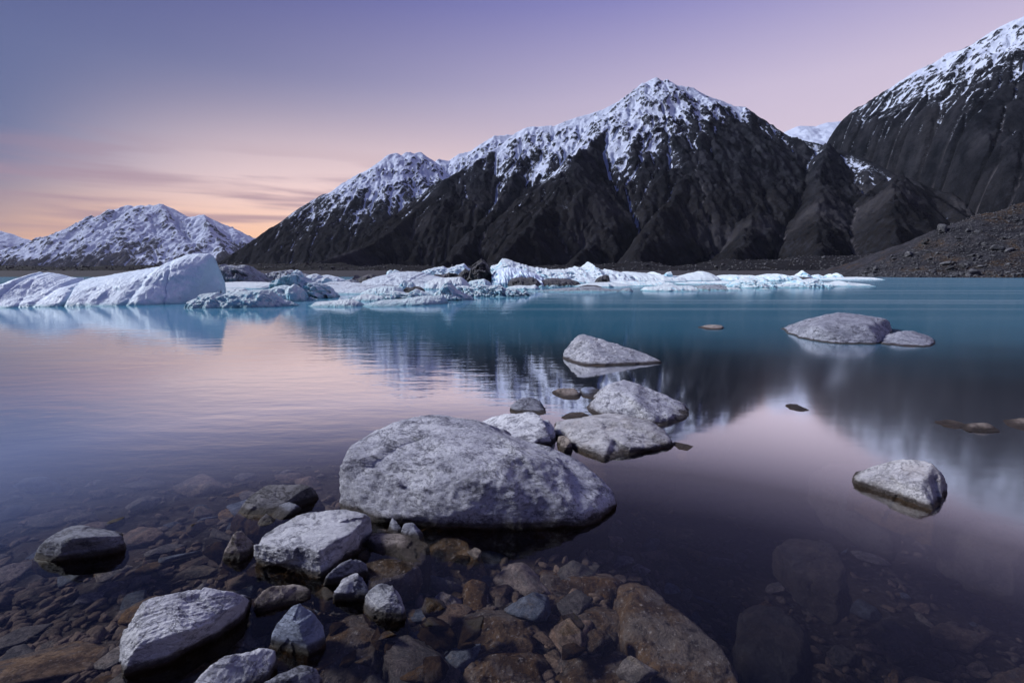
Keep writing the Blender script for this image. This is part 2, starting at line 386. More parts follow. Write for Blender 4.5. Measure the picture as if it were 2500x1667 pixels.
# ------------------------------------------------------------------ water
def water_mat():
    m, t, out = new_mat('glacial_lake_water')
    g = t.node('ShaderNodeNewGeometry'); pos = g.outputs['Position']
    sp = t.node('ShaderNodeSeparateXYZ'); t.set(sp, 0, pos)
    px, py, pz = sp.outputs
    # ripples: two scales, the open lake rougher than the sheltered shallows
    r1 = t.noise(t.mapping(pos, scale=(2.0, 5.0, 1.0)), 1.0, 4, 0.55)
    r2 = t.noise(t.mapping(pos, scale=(0.30, 1.0, 1.0)), 1.0, 3, 0.5)
    calm = t.smooth(t.math('SUBTRACT', px, t.math('MULTIPLY', py, 0.02)), 1.8, -1.5, 0.10, 1.0)
    nb = bump(t, r1, t.math('MULTIPLY', t.math('MULTIPLY', calm, 0.13), t.smooth(py, 45.0, 14.0)), 0.030)
    nb = bump(t, r2, t.math('MULTIPLY', t.math('MULTIPLY', calm, 0.10), t.smooth(py, 110.0, 35.0)), 0.055, nb)
    lw = t.node('ShaderNodeLayerWeight'); t.set(lw, 'Blend', 0.5); t.set(lw, 'Normal', g.outputs['Normal'])
    F = t.ramp(lw.outputs['Facing'], [(0.0,(0.025,)*3), (0.40,(0.03,)*3), (0.50,(0.05,)*3), (0.56,(0.075,)*3), (0.625,(0.19,)*3), (0.69,(0.56,)*3), (0.75,(0.93,)*3), (0.82,(0.90,)*3), (0.88,(0.70,)*3), (1.0,(0.60,)*3)])
    # glacial flour hanging in the open lake makes it milky and opaque
    dist = t.math('ADD', py, t.math('MULTIPLY', t.math('SUBTRACT', t.noise(t.mapping(pos, scale=(0.25,0.5,1)), 1.0, 3), 0.5), 3.0))
    milk = t.smooth(dist, 3.2, 10.0)
    band = t.noise(t.mapping(pos, scale=(0.012, 0.34, 1.0), loc=(3.1,0,0)), 1.0, 4, 0.6, 0.4)
    tealA = t.mix(t.smooth(dist, 4.0, 13.0), (0.03,0.075,0.115,1), (0.065,0.235,0.35,1))
    teal = t.mix(t.math('MULTIPLY', t.smooth(band, 0.47, 0.70), t.smooth(dist, 12.0, 20.0)), tealA, (0.26,0.42,0.54,1))
    tr = t.node('ShaderNodeBsdfTransparent'); t.set(tr, 0, (0.97,0.98,1.0,1))
    df = t.node('ShaderNodeBsdfDiffuse'); t.set(df, 0, teal)
    body = t.node('ShaderNodeMixShader'); t.set(body, 0, milk); t.set(body, 1, tr); t.set(body, 2, df)
    gl = t.node('ShaderNodeBsdfGlossy'); t.set(gl, 'Color', (1,1,1,1)); t.set(gl, 'Normal', nb)
    t.set(gl, 'Roughness', t.math('ADD', 0.035, t.math('MULTIPLY', t.smooth(px, 0.0, 5.0), 0.09)))
    ms = t.node('ShaderNodeMixShader'); t.set(ms, 0, F); t.set(ms, 1, body); t.set(ms, 2, gl)
    t.set(out, 0, ms)
    va = t.node('ShaderNodeVolumeAbsorption'); t.set(va, 'Color', (0.46,0.48,0.55,1)); t.set(va, 'Density', 0.85)
    t.set(out, 1, va)
    return m
M_WATER = water_mat()
def box(x0, x1, y0, y1, z0, z1):
    v = [(x0,y0,z0),(x1,y0,z0),(x1,y1,z0),(x0,y1,z0),(x0,y0,z1),(x1,y0,z1),(x1,y1,z1),(x0,y1,z1)]
    f = [(0,3,2,1),(4,5,6,7),(0,1,5,4),(1,2,6,5),(2,3,7,6),(3,0,4,7)]
    return v, f
v, f = box(-600, 600, -30, 330, -12, 0.0)
tag(mesh_obj('lake_water', v, f, M_WATER, smooth=False), kind='structure')

# ------------------------------------------------------------------ mountains
def seg_height(X, Y, polys):
    """height of a net of ridges: each falls away from its crest line at its own slope"""
    H = np.full(X.shape, -400.0); D = np.full(X.shape, 1e9)
    for pts, slope, crest in polys:
        for (a, b) in zip(pts[:-1], pts[1:]):
            ax, ay, az = a; bx, by, bz = b
            L2 = (bx-ax)**2 + (by-ay)**2 + 1e-6
            tt = np.clip(((X-ax)*(bx-ax)+(Y-ay)*(by-ay))/L2, 0, 1)
            d = np.hypot(X-(ax+tt*(bx-ax)), Y-(ay+tt*(by-ay)))
            h = az+tt*(bz-az) - slope*d
            H = np.maximum(H, h)
            if crest: D = np.minimum(D, d)
    return H, D
def erode(Z, dx, iters, K, m=0.45, keep=None):
    nx, ny = Z.shape; N = nx*ny
    idx = np.arange(N).reshape(nx, ny)
    Z0 = Z.copy()
    for it in range(iters):
        best = np.zeros((nx, ny)); rec = idx.copy(); rl = np.full((nx, ny), dx)
        for ox in (-1, 0, 1):
            for oy in (-1, 0, 1):
                if not ox and not oy: continue
                L = dx*math.hypot(ox, oy)
                xs = slice(max(0,-ox), nx-max(0,ox)); ys = slice(max(0,-oy), ny-max(0,oy))
                xt = slice(max(0,ox), nx+min(0,ox)); yt = slice(max(0,oy), ny+min(0,oy))
                s = (Z[xs,ys]-Z[xt,yt])/L
                b = best[xs,ys]; k = s > b
                b[k] = s[k]; rec[xs,ys][k] = idx[xt,yt][k]; rl[xs,ys][k] = L
        order = np.argsort(Z.ravel(), kind='stable').tolist()
        r = rec.ravel().tolist()
        A = [1.0]*N
        for i in reversed(order):
            j = r[i]
            if j != i: A[j] += A[i]
        Aa = np.array(A)
        Fk = (K*(Aa*dx*dx)**m/rl.ravel()).tolist()
        zl = Z.ravel().tolist()
        for i in order:
            j = r[i]
            if j != i:
                k = Fk[i]; zn = (zl[i]+k*zl[j])/(1+k)
                if zn < zl[i]: zl[i] = zn
        Z = np.array(zl).reshape(nx, ny)
        # slopes slump a little between rounds
        Zp = np.pad(Z, 1, mode='edge')
        Z = Z*0.93 + 0.07*0.25*(Zp[2:,1:-1]+Zp[:-2,1:-1]+Zp[1:-1,2:]+Zp[1:-1,:-2])
        if keep is not None: Z = Z*(1-keep) + Z0*keep
    return Z, Aa.reshape(nx, ny)
def upsample(A, k):
    nx, ny = A.shape
    xi = np.linspace(0, nx-1, (nx-1)*k+1); yi = np.linspace(0, ny-1, (ny-1)*k+1)
    def cub(A, xi):
        i = np.clip(np.floor(xi).astype(int), 0, A.shape[0]-2); f = (xi-i)[:,None]
        p = lambda o: A[np.clip(i+o, 0, A.shape[0]-1)]
        p0, p1, p2, p3 = p(-1), p(0), p(1), p(2)
        return p1 + 0.5*f*(p2-p0 + f*(2*p0-5*p1+4*p2-p3 + f*(3*(p1-p2)+p3-p0)))
    return cub(cub(A, xi).T, yi).T
def mountain(name, label, polys, x0, x1, y0, y1, dx, up, mat, snowline, soft, aspect, iters=9, K=0.03, rough=1.0, vegline=400, seed=0, crest_keep=40, warp=0.0, screeline=900, aspy=0.0, steep=1.0, bare=None, cut=None):
    xs = np.arange(x0, x1+dx, dx); ys = np.arange(y0, y1+dx, dx)
    X, Y = np.meshgrid(xs, ys, indexing='ij')
    Q = np.stack([X.ravel(), Y.ravel(), np.full(X.size, seed*3.7)], 1)
    wx = fbm(Q/(dx*26), 4, 0.55, seed+40).reshape(X.shape)*dx*3.2*(1+warp)
    wy = fbm(Q/(dx*26)+50, 4, 0.55, seed+60).reshape(X.shape)*dx*3.2*(1+warp)
    H, D = seg_height(X, Y, polys)
    D0 = D
    wgt = sstep(D0, 0, dx*10)
    H, _ = seg_height(X+wx*wgt, Y+wy*wgt, polys)
    keep = 1-sstep(D0, crest_keep*0.25, crest_keep)
    rg = fbm(Q/(dx*16), 5, 0.55, seed+5, ridged=True).reshape(X.shape)
    H = H + wgt*(rg-0.35)*dx*2.6*rough
    if cut is not None:      # the next mountain's shoulder stands here: keep its side of the valley free
        cl_ = np.array(sorted([tuple(q_[:2]) for q_ in cut], key=lambda q_: q_[1]))
        fy_ = sstep(Y, 2700, 3250)
        H = H - 1100*sstep((X - np.interp(Y, cl_[:,1], cl_[:,0])) - 300*fy_, 230, -120)
    H = np.maximum(H, -12 + 6*fbm(Q/(dx*10), 3, 0.5, seed+9).reshape(X.shape))
    Z, A = erode(H, dx, iters, K, keep=keep*0.9)
    Zf = upsample(Z, up); Af = np.clip(upsample(np.log(A), up), 0, None); Kf = np.clip(upsample(keep, up), 0, 1); Df = np.maximum(upsample(np.minimum(D0, 4000), up), 0)
    d = dx/up
    nx, ny = Zf.shape
    xs = x0+np.arange(nx)*d; ys = y0+np.arange(ny)*d
    X, Y = np.meshgrid(xs, ys, indexing='ij')
    Q = np.stack([X.ravel(), Y.ravel(), Zf.ravel()], 1)
    hi = sstep(Zf, 5, 120)
    gx0, gy0 = np.gradient(upsample(Z, up), d); gl = np.abs(gx0)+np.abs(gy0)+1e-6
    zz0 = np.zeros(Q.shape[0]); L_ = dx*2.6
    wob = dx*2.5*fbm(Q/(dx*9), 3, 0.5, seed+15)
    sX = fbm(np.stack([(Q[:,0]+wob)/L_, Q[:,1]/(L_*7), Q[:,2]/(L_*5.5)], 1), 4, 0.6, seed+11, ridged=True).reshape(Zf.shape)
    sY = fbm(np.stack([(Q[:,1]+wob)/L_+40, Q[:,0]/(L_*7), Q[:,2]/(L_*5.5)], 1), 4, 0.6, seed+13, ridged=True).reshape(Zf.shape)
    L2_ = dx*8.5
    bX = fbm(np.stack([(Q[:,0]+2*wob)/L2_, Q[:,1]/(L2_*5), Q[:,2]/(L2_*4)], 1), 3, 0.55, seed+21, ridged=True).reshape(Zf.shape)
    bY = fbm(np.stack([(Q[:,1]+2*wob)/L2_+40, Q[:,0]/(L2_*5), Q[:,2]/(L2_*4)], 1), 3, 0.55, seed+23, ridged=True).reshape(Zf.shape)
    wgx = np.abs(gx0)/gl; wgx = sstep(wgx, 0.3, 0.7)
    streak2 = bX*(1-wgx) + bY*wgx
    streak = sX*(1-wgx) + sY*wgx            # ribs and chutes that follow the fall line
    rr = fbm(Q/(dx*4), 4, 0.6, seed+20, ridged=True).reshape(Zf.shape)
    steepw = sstep(np.sqrt(gx0**2+gy0**2), 0.25, 0.7)
    hi = hi*(0.28+0.72*sstep(Df, 0, dx*13))
    Zf = Zf + hi*(rr-0.3)*dx*(0.6*rough) + hi*steepw*((streak-0.3)*dx*1.0 + (streak2-0.3)*dx*2.0)*rough + hi*fbm(Q/(dx*1.6), 3, 0.6, seed+30).reshape(Zf.shape)*dx*0.35*rough
    gxv, gyv = np.gradient(Zf, d)
    nl = np.sqrt(1+gxv**2+gyv**2); slope = np.sqrt(gxv**2+gyv**2)
    def blur(A_, n_, k_):
        for _ in range(n_):
            Ap = np.pad(A_, k_, mode='edge'); A_ = 0.25*(Ap[2*k_:,k_:-k_]+Ap[:-2*k_,k_:-k_]+Ap[k_:-k_,2*k_:]+Ap[k_:-k_,:-2*k_])
        return A_
    conc = np.clip((blur(Zf, 3, 2)-Zf)/(dx*0.5), -1, 1)
    conc2 = np.clip((blur(Zf, 4, 8)-Zf)/(dx*3.0), -1, 1)
    big = fbm(np.stack([X.ravel(), Y.ravel(), np.zeros(X.size)], 1)/(dx*45), 4, 0.6, seed+77).reshape(Zf.shape)
    gxs, gys = blur(gx0, 3, 3), blur(gy0, 3, 3); nls = np.sqrt(1+gxs**2+gys**2)
    eff = Zf + aspect*(gxs/nls) + aspy*(gys/nls) + big*soft*1.3 + soft*0.9*sstep(Af, 2.0, 4.2)
    if bare is not None:
        bl_ = np.array(sorted([tuple(q_[:2]) for q_ in bare], key=lambda q_: q_[1]))
        dl_ = X - np.interp(Y, bl_[:,1], bl_[:,0])
        eff = eff - 330*sstep(dl_, -40, 140)*sstep(Df, 50, 330)
    hgt = sstep(eff, snowline-soft, snowline+soft)
    snow = hgt*1.10 - 0.06 + 0.17*np.clip(conc, -0.6, 1) + 0.32*np.clip(conc2, -0.35, 1) - 0.45*sstep(slope, 0.8*steep, 1.7*steep) - 0.20*(streak-0.15) - 0.40*(streak2-0.2)
    snow = np.where(hgt > 0.02, snow, 0.0)*sstep(hgt, 0.0, 0.25)
    snow = np.clip(snow, 0, 1)
    scree = sstep(Af, 3.2, 5.2)*sstep(-Zf, -screeline, -screeline*0.35) + 0.35*sstep(big, 0.05, 0.35)*sstep(-Zf, -screeline, -screeline*0.5)
    veg = sstep(-Zf, -vegline*1.4, -vegline*0.6)
    V = np.stack([X.ravel(), Y.ravel(), Zf.ravel()], 1)
    c = np.array([V[:,0].mean(), V[:,1].mean(), 0.0])
    o = mesh_obj(name, V, grid_faces(nx, ny), mat, attrs={'snow': snow.ravel(), 'scree': np.clip(scree, 0, 1).ravel(), 'veg': veg.ravel()}, loc=c)
    return tag(o, label, 'mountain', kind='structure')
def poly(pts, slope, crest=True):
    """pts: photo pixel x, y and distance ahead"""
    return ([at(*p) for p in pts], slope, crest)
def line(pix, Ya, Yb, slope, crest=True):
    nn = len(pix)
    return poly([(p[0], p[1], Ya+(Yb-Ya)*i/(nn-1)) for i, p in enumerate(pix)], slope, crest)

# great peak with its spurs
crest = [(1249,344),(1261,324),(1287,311),(1304,309),(1342,307),(1351,309),(1410,285),(1453,275),(1512,247),(1538,228),(1572,203),(1602,189),(1619,198),(1627,194),(1653,209),(1691,215),(1733,237),(1780,254),(1789,260),(1818,262),(1844,283),(1869,298),(1895,317)]
main = [line(crest, 3350, 3150, 0.86),
    line([(1895,317),(1923,335),(2012,355),(2079,375),(2129,395),(2191,429),(2236,442),(2262,473),(2303,496),(2361,536),(2440,590),(2500,640)], 3150, 1500, 0.80),
    line([(1249,344),(1198,368),(1157,395),(1096,436),(1045,487),(994,531),(960,558),(909,596),(858,613),(800,632),(700,655)], 3350, 1750, 0.78),
    line([(1304,309),(1262,420),(1212,520),(1140,600),(1080,652)], 3300, 1650, 0.85, False),
    line([(1453,275),(1495,300),(1440,350),(1397,390),(1340,500),(1283,568),(1198,648)], 3280, 1600, 0.85, False),
    line([(1572,203),(1560,300),(1545,400),(1500,500),(1440,590),(1400,652)], 3200, 1600, 0.92, False),
    line([(1627,194),(1660,290),(1668,370),(1640,420)], 3200, 2500, 1.05, False),
    line([(1785,258),(1745,320),(1700,400),(1640,490),(1585,580),(1545,652)], 3150, 1480, 0.92, False),
    line([(1818,262),(1850,380),(1860,480),(1830,570),(1800,655)], 3150, 1400, 0.80, False),
    line([(2012,355),(2000,450),(2010,540),(1990,655)], 2750, 1350, 0.80, False),
    line([(2191,429),(2180,520),(2200,655)], 2150, 1250, 0.8, False)]
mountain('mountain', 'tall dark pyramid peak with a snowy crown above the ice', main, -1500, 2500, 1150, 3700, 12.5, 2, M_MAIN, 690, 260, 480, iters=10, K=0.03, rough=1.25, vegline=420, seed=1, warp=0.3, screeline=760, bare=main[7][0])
# snowy range left of it
c2_ = [(560,625),(590,606),(620,589),(654,569),(688,541),(722,521),(739,504),(766,487),(790,474),(810,472),(841,446),(875,426),(906,409),(943,395),(950,378),(967,373),(980,380),(994,371),(1011,375),(1025,371),(1038,385),(1059,399),(1072,389),(1096,393),(1113,392),(1123,375),(1147,370),(1181,348),(1208,332),(1249,329),(1330,335)]
mid = [line(c2_, 4300, 5600, 0.80),
    line([(943,395),(900,470),(860,540),(800,600),(760,645)], 5000, 3700, 0.82, False),
    line([(1038,385),(1010,460),(960,530),(900,600),(860,645)], 5250, 3700, 0.85, False),
    line([(1147,370),(1100,450),(1040,540)], 5450, 4300, 0.85, False),
    line([(790,474),(745,540),(690,600),(660,645)], 4700, 3600, 0.80, False)]
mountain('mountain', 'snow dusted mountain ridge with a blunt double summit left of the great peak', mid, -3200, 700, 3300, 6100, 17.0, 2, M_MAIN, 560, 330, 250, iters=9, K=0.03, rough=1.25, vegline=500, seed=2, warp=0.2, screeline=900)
# far snowy mountain
c3_ = [(-120,650),(-60,635),(0,612),(40,601),(82,590),(115,577),(165,559),(191,554),(230,541),(276,523),(291,510),(314,500),(325,504),(344,500),(356,503),(367,500),(379,505),(394,498),(413,505),(436,519),(459,531),(475,529),(494,524),(509,535),(520,537),(536,552),(555,560),(570,557),(586,569),(612,586),(650,604),(740,640)]
farm = [line(c3_, 11200, 11000, 0.62),
    line([(314,500),(300,560),(330,590),(290,640),(250,660)], 11000, 8600, 0.55, False),
    line([(394,498),(420,560),(470,610),(500,655)], 11000, 8700, 0.55, False),
    line([(191,554),(150,600),(110,655)], 11000, 8900, 0.55, False),
    line([(494,524),(520,580),(560,640)], 11000, 9200, 0.55, False)]
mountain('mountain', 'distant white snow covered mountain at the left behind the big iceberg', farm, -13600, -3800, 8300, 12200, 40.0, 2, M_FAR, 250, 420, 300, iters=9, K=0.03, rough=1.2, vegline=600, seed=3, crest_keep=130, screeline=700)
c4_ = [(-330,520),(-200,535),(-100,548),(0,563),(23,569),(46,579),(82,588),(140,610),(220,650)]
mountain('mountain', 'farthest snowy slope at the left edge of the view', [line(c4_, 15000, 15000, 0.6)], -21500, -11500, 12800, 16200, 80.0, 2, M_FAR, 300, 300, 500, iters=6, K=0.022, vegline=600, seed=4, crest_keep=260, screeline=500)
# right mountain
c5_ = [(2020,350),(2053,326),(2079,290),(2093,263),(2129,250),(2155,225),(2200,205),(2236,174),(2285,152),(2316,129),(2343,123),(2370,112),(2396,96),(2423,76),(2459,58),(2499,42),(2560,12),(2640,-15),(2760,-60),(2900,-40)]
right = [line(c5_, 3400, 2500, 0.88),
    line([(2093,263),(2120,350),(2150,430)], 3300, 2700, 0.95, False),
    line([(2236,174),(2260,300),(2290,400),(2290,480)], 3100, 2250, 0.95, False),
    line([(2343,123),(2380,240),(2380,340),(2350,430)], 2950, 2150, 0.95, False),
    line([(2499,42),(2520,180),(2500,300),(2440,420),(2360,520)], 2750, 1700, 0.90, False),
    line([(2640,-15),(2680,200),(2640,400),(2540,520),(2400,600)], 2600, 1150, 0.85, False)]
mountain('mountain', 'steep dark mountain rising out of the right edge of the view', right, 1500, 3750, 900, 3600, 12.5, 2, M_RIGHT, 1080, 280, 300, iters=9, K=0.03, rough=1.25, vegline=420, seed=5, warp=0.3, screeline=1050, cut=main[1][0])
c6_ = [(1880,345),(1905,330),(1923,319),(1950,308),(1986,308),(1990,317),(2004,304),(2021,299),(2057,295),(2120,280)]
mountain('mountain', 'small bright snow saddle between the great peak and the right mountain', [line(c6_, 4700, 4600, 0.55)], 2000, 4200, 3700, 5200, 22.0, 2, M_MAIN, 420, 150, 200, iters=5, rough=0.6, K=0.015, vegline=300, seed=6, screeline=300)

# ------------------------------------------------------------------ moraines
def strip_hill(name, label, crest_px, Yc, Yfoot, Yback, nx, ny, mat, amp, seed, zfoot=-1.0, pw=1.0):
    pts = np.array([at(x, y, Yc) for x, y in crest_px])
    xs = np.linspace(pts[0,0], pts[-1,0], nx)
    zc = np.interp(xs, pts[:,0], pts[:,2])
    tt = np.linspace(0, 1, ny)
    V = []
    for i in range(nx):
        f = tt < 0.7
        a = np.where(f, tt/0.7, 1-(tt-0.7)/0.3)
        z = zfoot + (zc[i]-zfoot)*np.clip(a, 0, 1)**pw
        y = np.where(f, Yfoot + (Yc-Yfoot)*tt/0.7, Yc + (Yback-Yc)*(tt-0.7)/0.3)
        V.append(np.stack([np.full(ny, xs[i]), y, z], 1))
    V = np.concatenate(V)
    lo = sstep(V[:,2], zfoot, zfoot+3)
    V[:,2] += lo*amp*fbm(V/(amp*7), 5, 0.6, seed)
    V[:,1] += lo*amp*1.4*fbm(V/(amp*9)+31, 3, 0.5, seed+9)
    c = np.array([V[:,0].mean(), Yfoot, 0.0])
    o = mesh_obj(name, V, grid_faces(nx, ny), mat, loc=c)
    return tag(o, label, 'moraine', kind='structure'), V.reshape(nx, ny, 3)
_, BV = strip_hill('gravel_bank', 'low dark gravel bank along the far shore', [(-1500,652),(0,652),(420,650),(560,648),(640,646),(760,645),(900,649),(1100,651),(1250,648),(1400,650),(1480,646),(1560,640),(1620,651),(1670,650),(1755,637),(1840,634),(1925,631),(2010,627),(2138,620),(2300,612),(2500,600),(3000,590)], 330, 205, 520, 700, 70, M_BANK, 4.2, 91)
_, MV = strip_hill('moraine_slope', 'bouldery moraine slope with rusty tussock at the right', [(2085,676),(2110,664),(2138,649),(2202,615),(2244,594),(2287,562),(2325,549),(2370,531),(2437,513),(2499,495),(2600,470),(2800,430),(3300,380)], 190, 150, 260, 260, 110, M_MOR, 2.0, 95, pw=0.9)

# ------------------------------------------------------------------ icebergs
def berg(label, mat, prof, base, depth=None, tcr=0.45, a=1.0, b=0.8, amp=0.10, fs=0.35, nx=None, nt=None, name='iceberg', cat='iceberg', group=None, rag=0.12, seed=None, sub=0.35, spiky=0.0, sharp=0.65, flat=True, grooves=()):
    prof = np.array(prof, float)
    if seed is None: seed = int(abs(prof[0,0]*7+prof[0,1]))
    bl, br = base if isinstance(base, tuple) else (base, base)
    xs_ = prof[:,0]
    bm_ = 0.5*(bl+br)
    Ym = onplane(1250, bm_)[1]
    wid = (xs_[-1]-xs_[0])/FPX*Ym
    if depth is None: depth = max(0.35*wid, 0.6)
    pxw = (xs_[-1]-xs_[0])*1024/2500
    nx = nx or int(np.clip(pxw*0.8, 22, 150)); nt = nt or int(np.clip(pxw*0.32, 14, 50))
    px = np.linspace(xs_[0], xs_[-1], nx)
    py = np.interp(px, xs_, prof[:,1])
    hpx = bm_-prof[:,1].min()
    if rag > 0:
        q = np.stack([px/7.0, np.zeros(nx), np.zeros(nx)], 1)
        py = py + rag*fbm(q, 3, 0.6, seed+3)*hpx*0.5
    uu = np.linspace(-1, 1, nx)
    e = np.sqrt(np.clip(1-np.abs(uu)**5, 0, 1))*0.94+0.06
    V = np.zeros((nx, nt, 3))
    th = np.linspace(0, np.pi, nt)
    for i in range(nx):
        Yf0 = onplane(1250, bl+(br-bl)*(i/(nx-1)))[1]
        Yc = Yf0 + depth*tcr
        c = at(px[i], py[i], Yc)
        Zt = max(c[2], 0.03)
        Yf = Yc - depth*tcr*e[i]; Yb = Yc + depth*(1-tcr)*e[i]
        s = np.sin(th); co = np.cos(th)
        fr = th <= np.pi/2
        k = 1-np.abs(co)**a
        tl = 1-np.abs(th/np.pi*2-1)
        k = k*(1-sharp)+sharp*tl
        sz_ = (1-sharp)*np.abs(s)**b + sharp*tl**(b*0.8)
        y = np.where(fr, Yf+(Yc-Yf)*k, Yb+(Yc-Yb)*k)
        z = -sub + (Zt+sub)*sz_
        V[i,:,0] = c[0]; V[i,:,1] = y; V[i,:,2] = z
    P = V.reshape(-1, 3)
    H = P[:,2].max()
    top = np.repeat(V[:,:,2].max(axis=1), nt)
    rel = np.clip(P[:,2]/np.maximum(top, 0.05), 0, 1)
    sc = H*fs+0.05
    d1 = fbm(P/sc, 5, 0.6, seed); d2 = fbm(P/sc+9.1, 5, 0.6, seed+5, ridged=True)-0.35; d3 = fbm(P/sc*0.8+3, 3, 0.5, seed+8)
    A_ = 3.0*amp*H*np.clip(0.2+1.2*(1-rel**3), 0.12, 1)
    P[:,1] -= A_*(1.3*d1+1.1*d2)
    P[:,0] += A_*0.8*d3
    P[:,2] += (A_*0.7*d1 + spiky*H*0.25*np.abs(d2))*np.clip(P[:,2]/max(H,0.1)*3, 0, 1)*(1-0.8*rel**4)
    for (gt, gb, gd_, gw) in grooves:          # melt cracks running down the face
        pxe = 1250 + P[:,0]/P[:,1]*FPX*1.0
        dd = np.abs(pxe - (gb + (gt-gb)*rel) + 4*gnoise(P*2.2, seed+44))
        P[:,1] += gd_*np.exp(-(dd/gw)**2)
    loc = np.array([P[:,0].mean(), P[:,1].mean(), 0.0])
    f4 = grid_faces(nx, nt)[:, ::-1]
    if flat: f4 = np.concatenate([f4[:, [0,1,2]], f4[:, [0,2,3]]])
    o = mesh_obj(name, P, f4, mat, loc=loc, smooth=not flat)
    return tag(o, label, cat, group or 'ice floating in the lake')

berg('largest iceberg, a wave shaped lilac ice ridge with a tall blunt right end', I_LILAC,
 [(-70,756),(-30,742),(0,722),(15,705),(50,687),(80,670),(98,663),(103,664),(106,670),(112,669),(118,664),(135,667),(150,669),(172,676),(190,678),(197,682),(203,686),(212,682),(228,677),(260,673),(300,665),(345,658),(380,652),(405,648),(418,636),(433,631),(445,626),(459,621),(490,618),(513,619),(521,624),(522,642),(525,665),(531,682),(537,691),(540,705)],
 (757,744), depth=4.5, tcr=0.62, a=0.85, b=0.95, amp=0.022, fs=0.7, nx=320, nt=110, flat=False, rag=0.03, grooves=[(203,150,0.26,4),(402,300,0.07,6),(100,40,0.06,5),(430,395,0.10,4)])
berg('long low blue ice slab floating in front of the largest iceberg', I_BLUE,
 [(459,745),(463,738),(469,731),(487,726),(489,718),(508,716),(534,713),(546,720),(557,714),(587,711),(645,706),(665,710),(675,720),(681,728),(704,734),(720,740),(729,746)], (755,750), depth=2.2, tcr=0.4, b=0.7, amp=0.09, fs=0.7)
berg('thin crusted ice ledge just behind the long low blue slab', I_SNOW, [(494,722),(505,710),(514,704),(528,706),(557,704),(596,704),(606,710),(640,714)], 733, depth=2.0, b=0.5, amp=0.08)
berg('squat blue ice block with a notched top beside the tooth shaped iceberg', I_BLUE, [(640,710),(665,702),(692,694),(712,698),(720,692),(733,700),(742,712),(747,735)], 737, depth=2.0, tcr=0.5, b=0.55, amp=0.11)
berg('tooth shaped pale blue iceberg with a rounded knob on top', I_BLUE, [(679,720),(681,692),(683,681),(692,672),(712,669),(720,661),(728,658),(739,662),(745,672),(753,679),(772,686),(802,698),(817,712),(826,727)], 731, depth=4.2, tcr=0.55, a=0.9, b=0.95, amp=0.16, fs=0.45, nx=150, nt=60)
berg('stepped white ice block behind the right shoulder of the tooth shaped iceberg', I_SNOW, [(745,684),(748,677),(757,670),(772,667),(780,671),(783,677),(802,676),(806,690)], 707, depth=4, b=0.5, amp=0.09)
berg('cracked grey dirty ice block next to the tall end of the largest iceberg', I_DIRTY, [(528,690),(530,665),(536,648),(547,644),(555,649),(565,646),(577,650),(589,646),(602,648),(610,656),(620,665),(624,675),(640,688)], 693, depth=8, tcr=0.35, b=0.45, amp=0.12, fs=0.4, nx=90, nt=40)
berg('low soot streaked ice ridge running right from the cracked grey block', I_DIRTY, [(624,684),(645,670),(665,664),(694,660),(714,658),(722,663),(745,668),(765,674)], 689, depth=8, b=0.6, amp=0.13, rag=0.2)
berg('flat snowy floe between the largest iceberg and the tooth shaped iceberg', I_SNOW, [(525,694),(545,689),(590,687),(640,688),(690,690),(700,698)], 708, depth=9, tcr=0.8, b=1.0, amp=0.05)
berg('small veined ice hump at the dark shore right of the stepped block', I_STRIPE, [(780,680),(786,672),(798,670),(821,675),(842,684)], 688, depth=8, b=0.8, amp=0.08)
berg('dark pointed debris covered ice cones against the gravel bank', I_DARK, [(860,690),(864,679),(869,669),(876,679),(883,676),(890,672),(905,667),(914,671),(921,677),(930,692)], 693, depth=6, b=0.8, amp=0.15, rag=0.1)
berg('small black and white speckled ice heap beside the dark cones', I_DIRTY, [(838,690),(846,683),(860,681),(870,685),(880,692)], 694, depth=5, b=0.8, amp=0.2, rag=0.4)
berg('broad striped ice sheet sloping to the water behind the low front floes', I_STRIPE, [(796,700),(806,687),(843,686),(890,692),(928,694),(955,700),(975,712)], (722,722), depth=9, tcr=0.85, a=0.8, b=1.1, amp=0.05, fs=0.5, nx=110, nt=50)
berg('wide tilted ice sheet with dark grooves in the middle of the ice field', I_STRIPE, [(908,697),(920,684),(936,672),(974,664),(1005,662),(1028,664),(1051,671),(1081,677),(1112,690)], 709, depth=15, tcr=0.85, a=0.8, b=1.0, amp=0.06, fs=0.5, nx=130, nt=60)
berg('rounded teal ice lump with a grey flake on the crest of the ice field', I_BLUE, [(943,669),(946,661),(953,658),(960,661),(963,657),(972,661),(983,665)], 691, depth=3, tcr=0.5, b=0.5, amp=0.05)
berg('saw edged white ice ridge left of the tall dark slab', I_STRIPE, [(1022,671),(1031,662),(1051,655),(1066,652),(1083,649),(1093,655),(1104,651),(1133,642),(1139,650),(1152,658)], 688, depth=10, b=0.7, amp=0.09, fs=0.3, nx=90, nt=36)
berg('brown debris band lying on the ice below the saw edged ridge', I_DARK, [(1050,678),(1062,668),(1080,670),(1096,665),(1114,667),(1130,678)], 694, depth=2, b=0.6, amp=0.15, rag=0.3)
berg('small dark pyramid of dirty ice leaning on the tall dark slab', I_DARK, [(1112,684),(1122,665),(1136,654),(1148,660),(1158,682)], 696, depth=3, b=0.9, amp=0.1)
berg('tall tilted slab of rock grey ice standing up from the ice field', I_DARK, [(1130,694),(1140,680),(1149,660),(1154,647),(1166,638),(1177,631),(1183,634),(1191,645),(1202,668),(1214,690),(1216,695)], 698, depth=5.5, tcr=0.5, a=0.8, b=0.9, amp=0.13, fs=0.35, nx=90, nt=46)
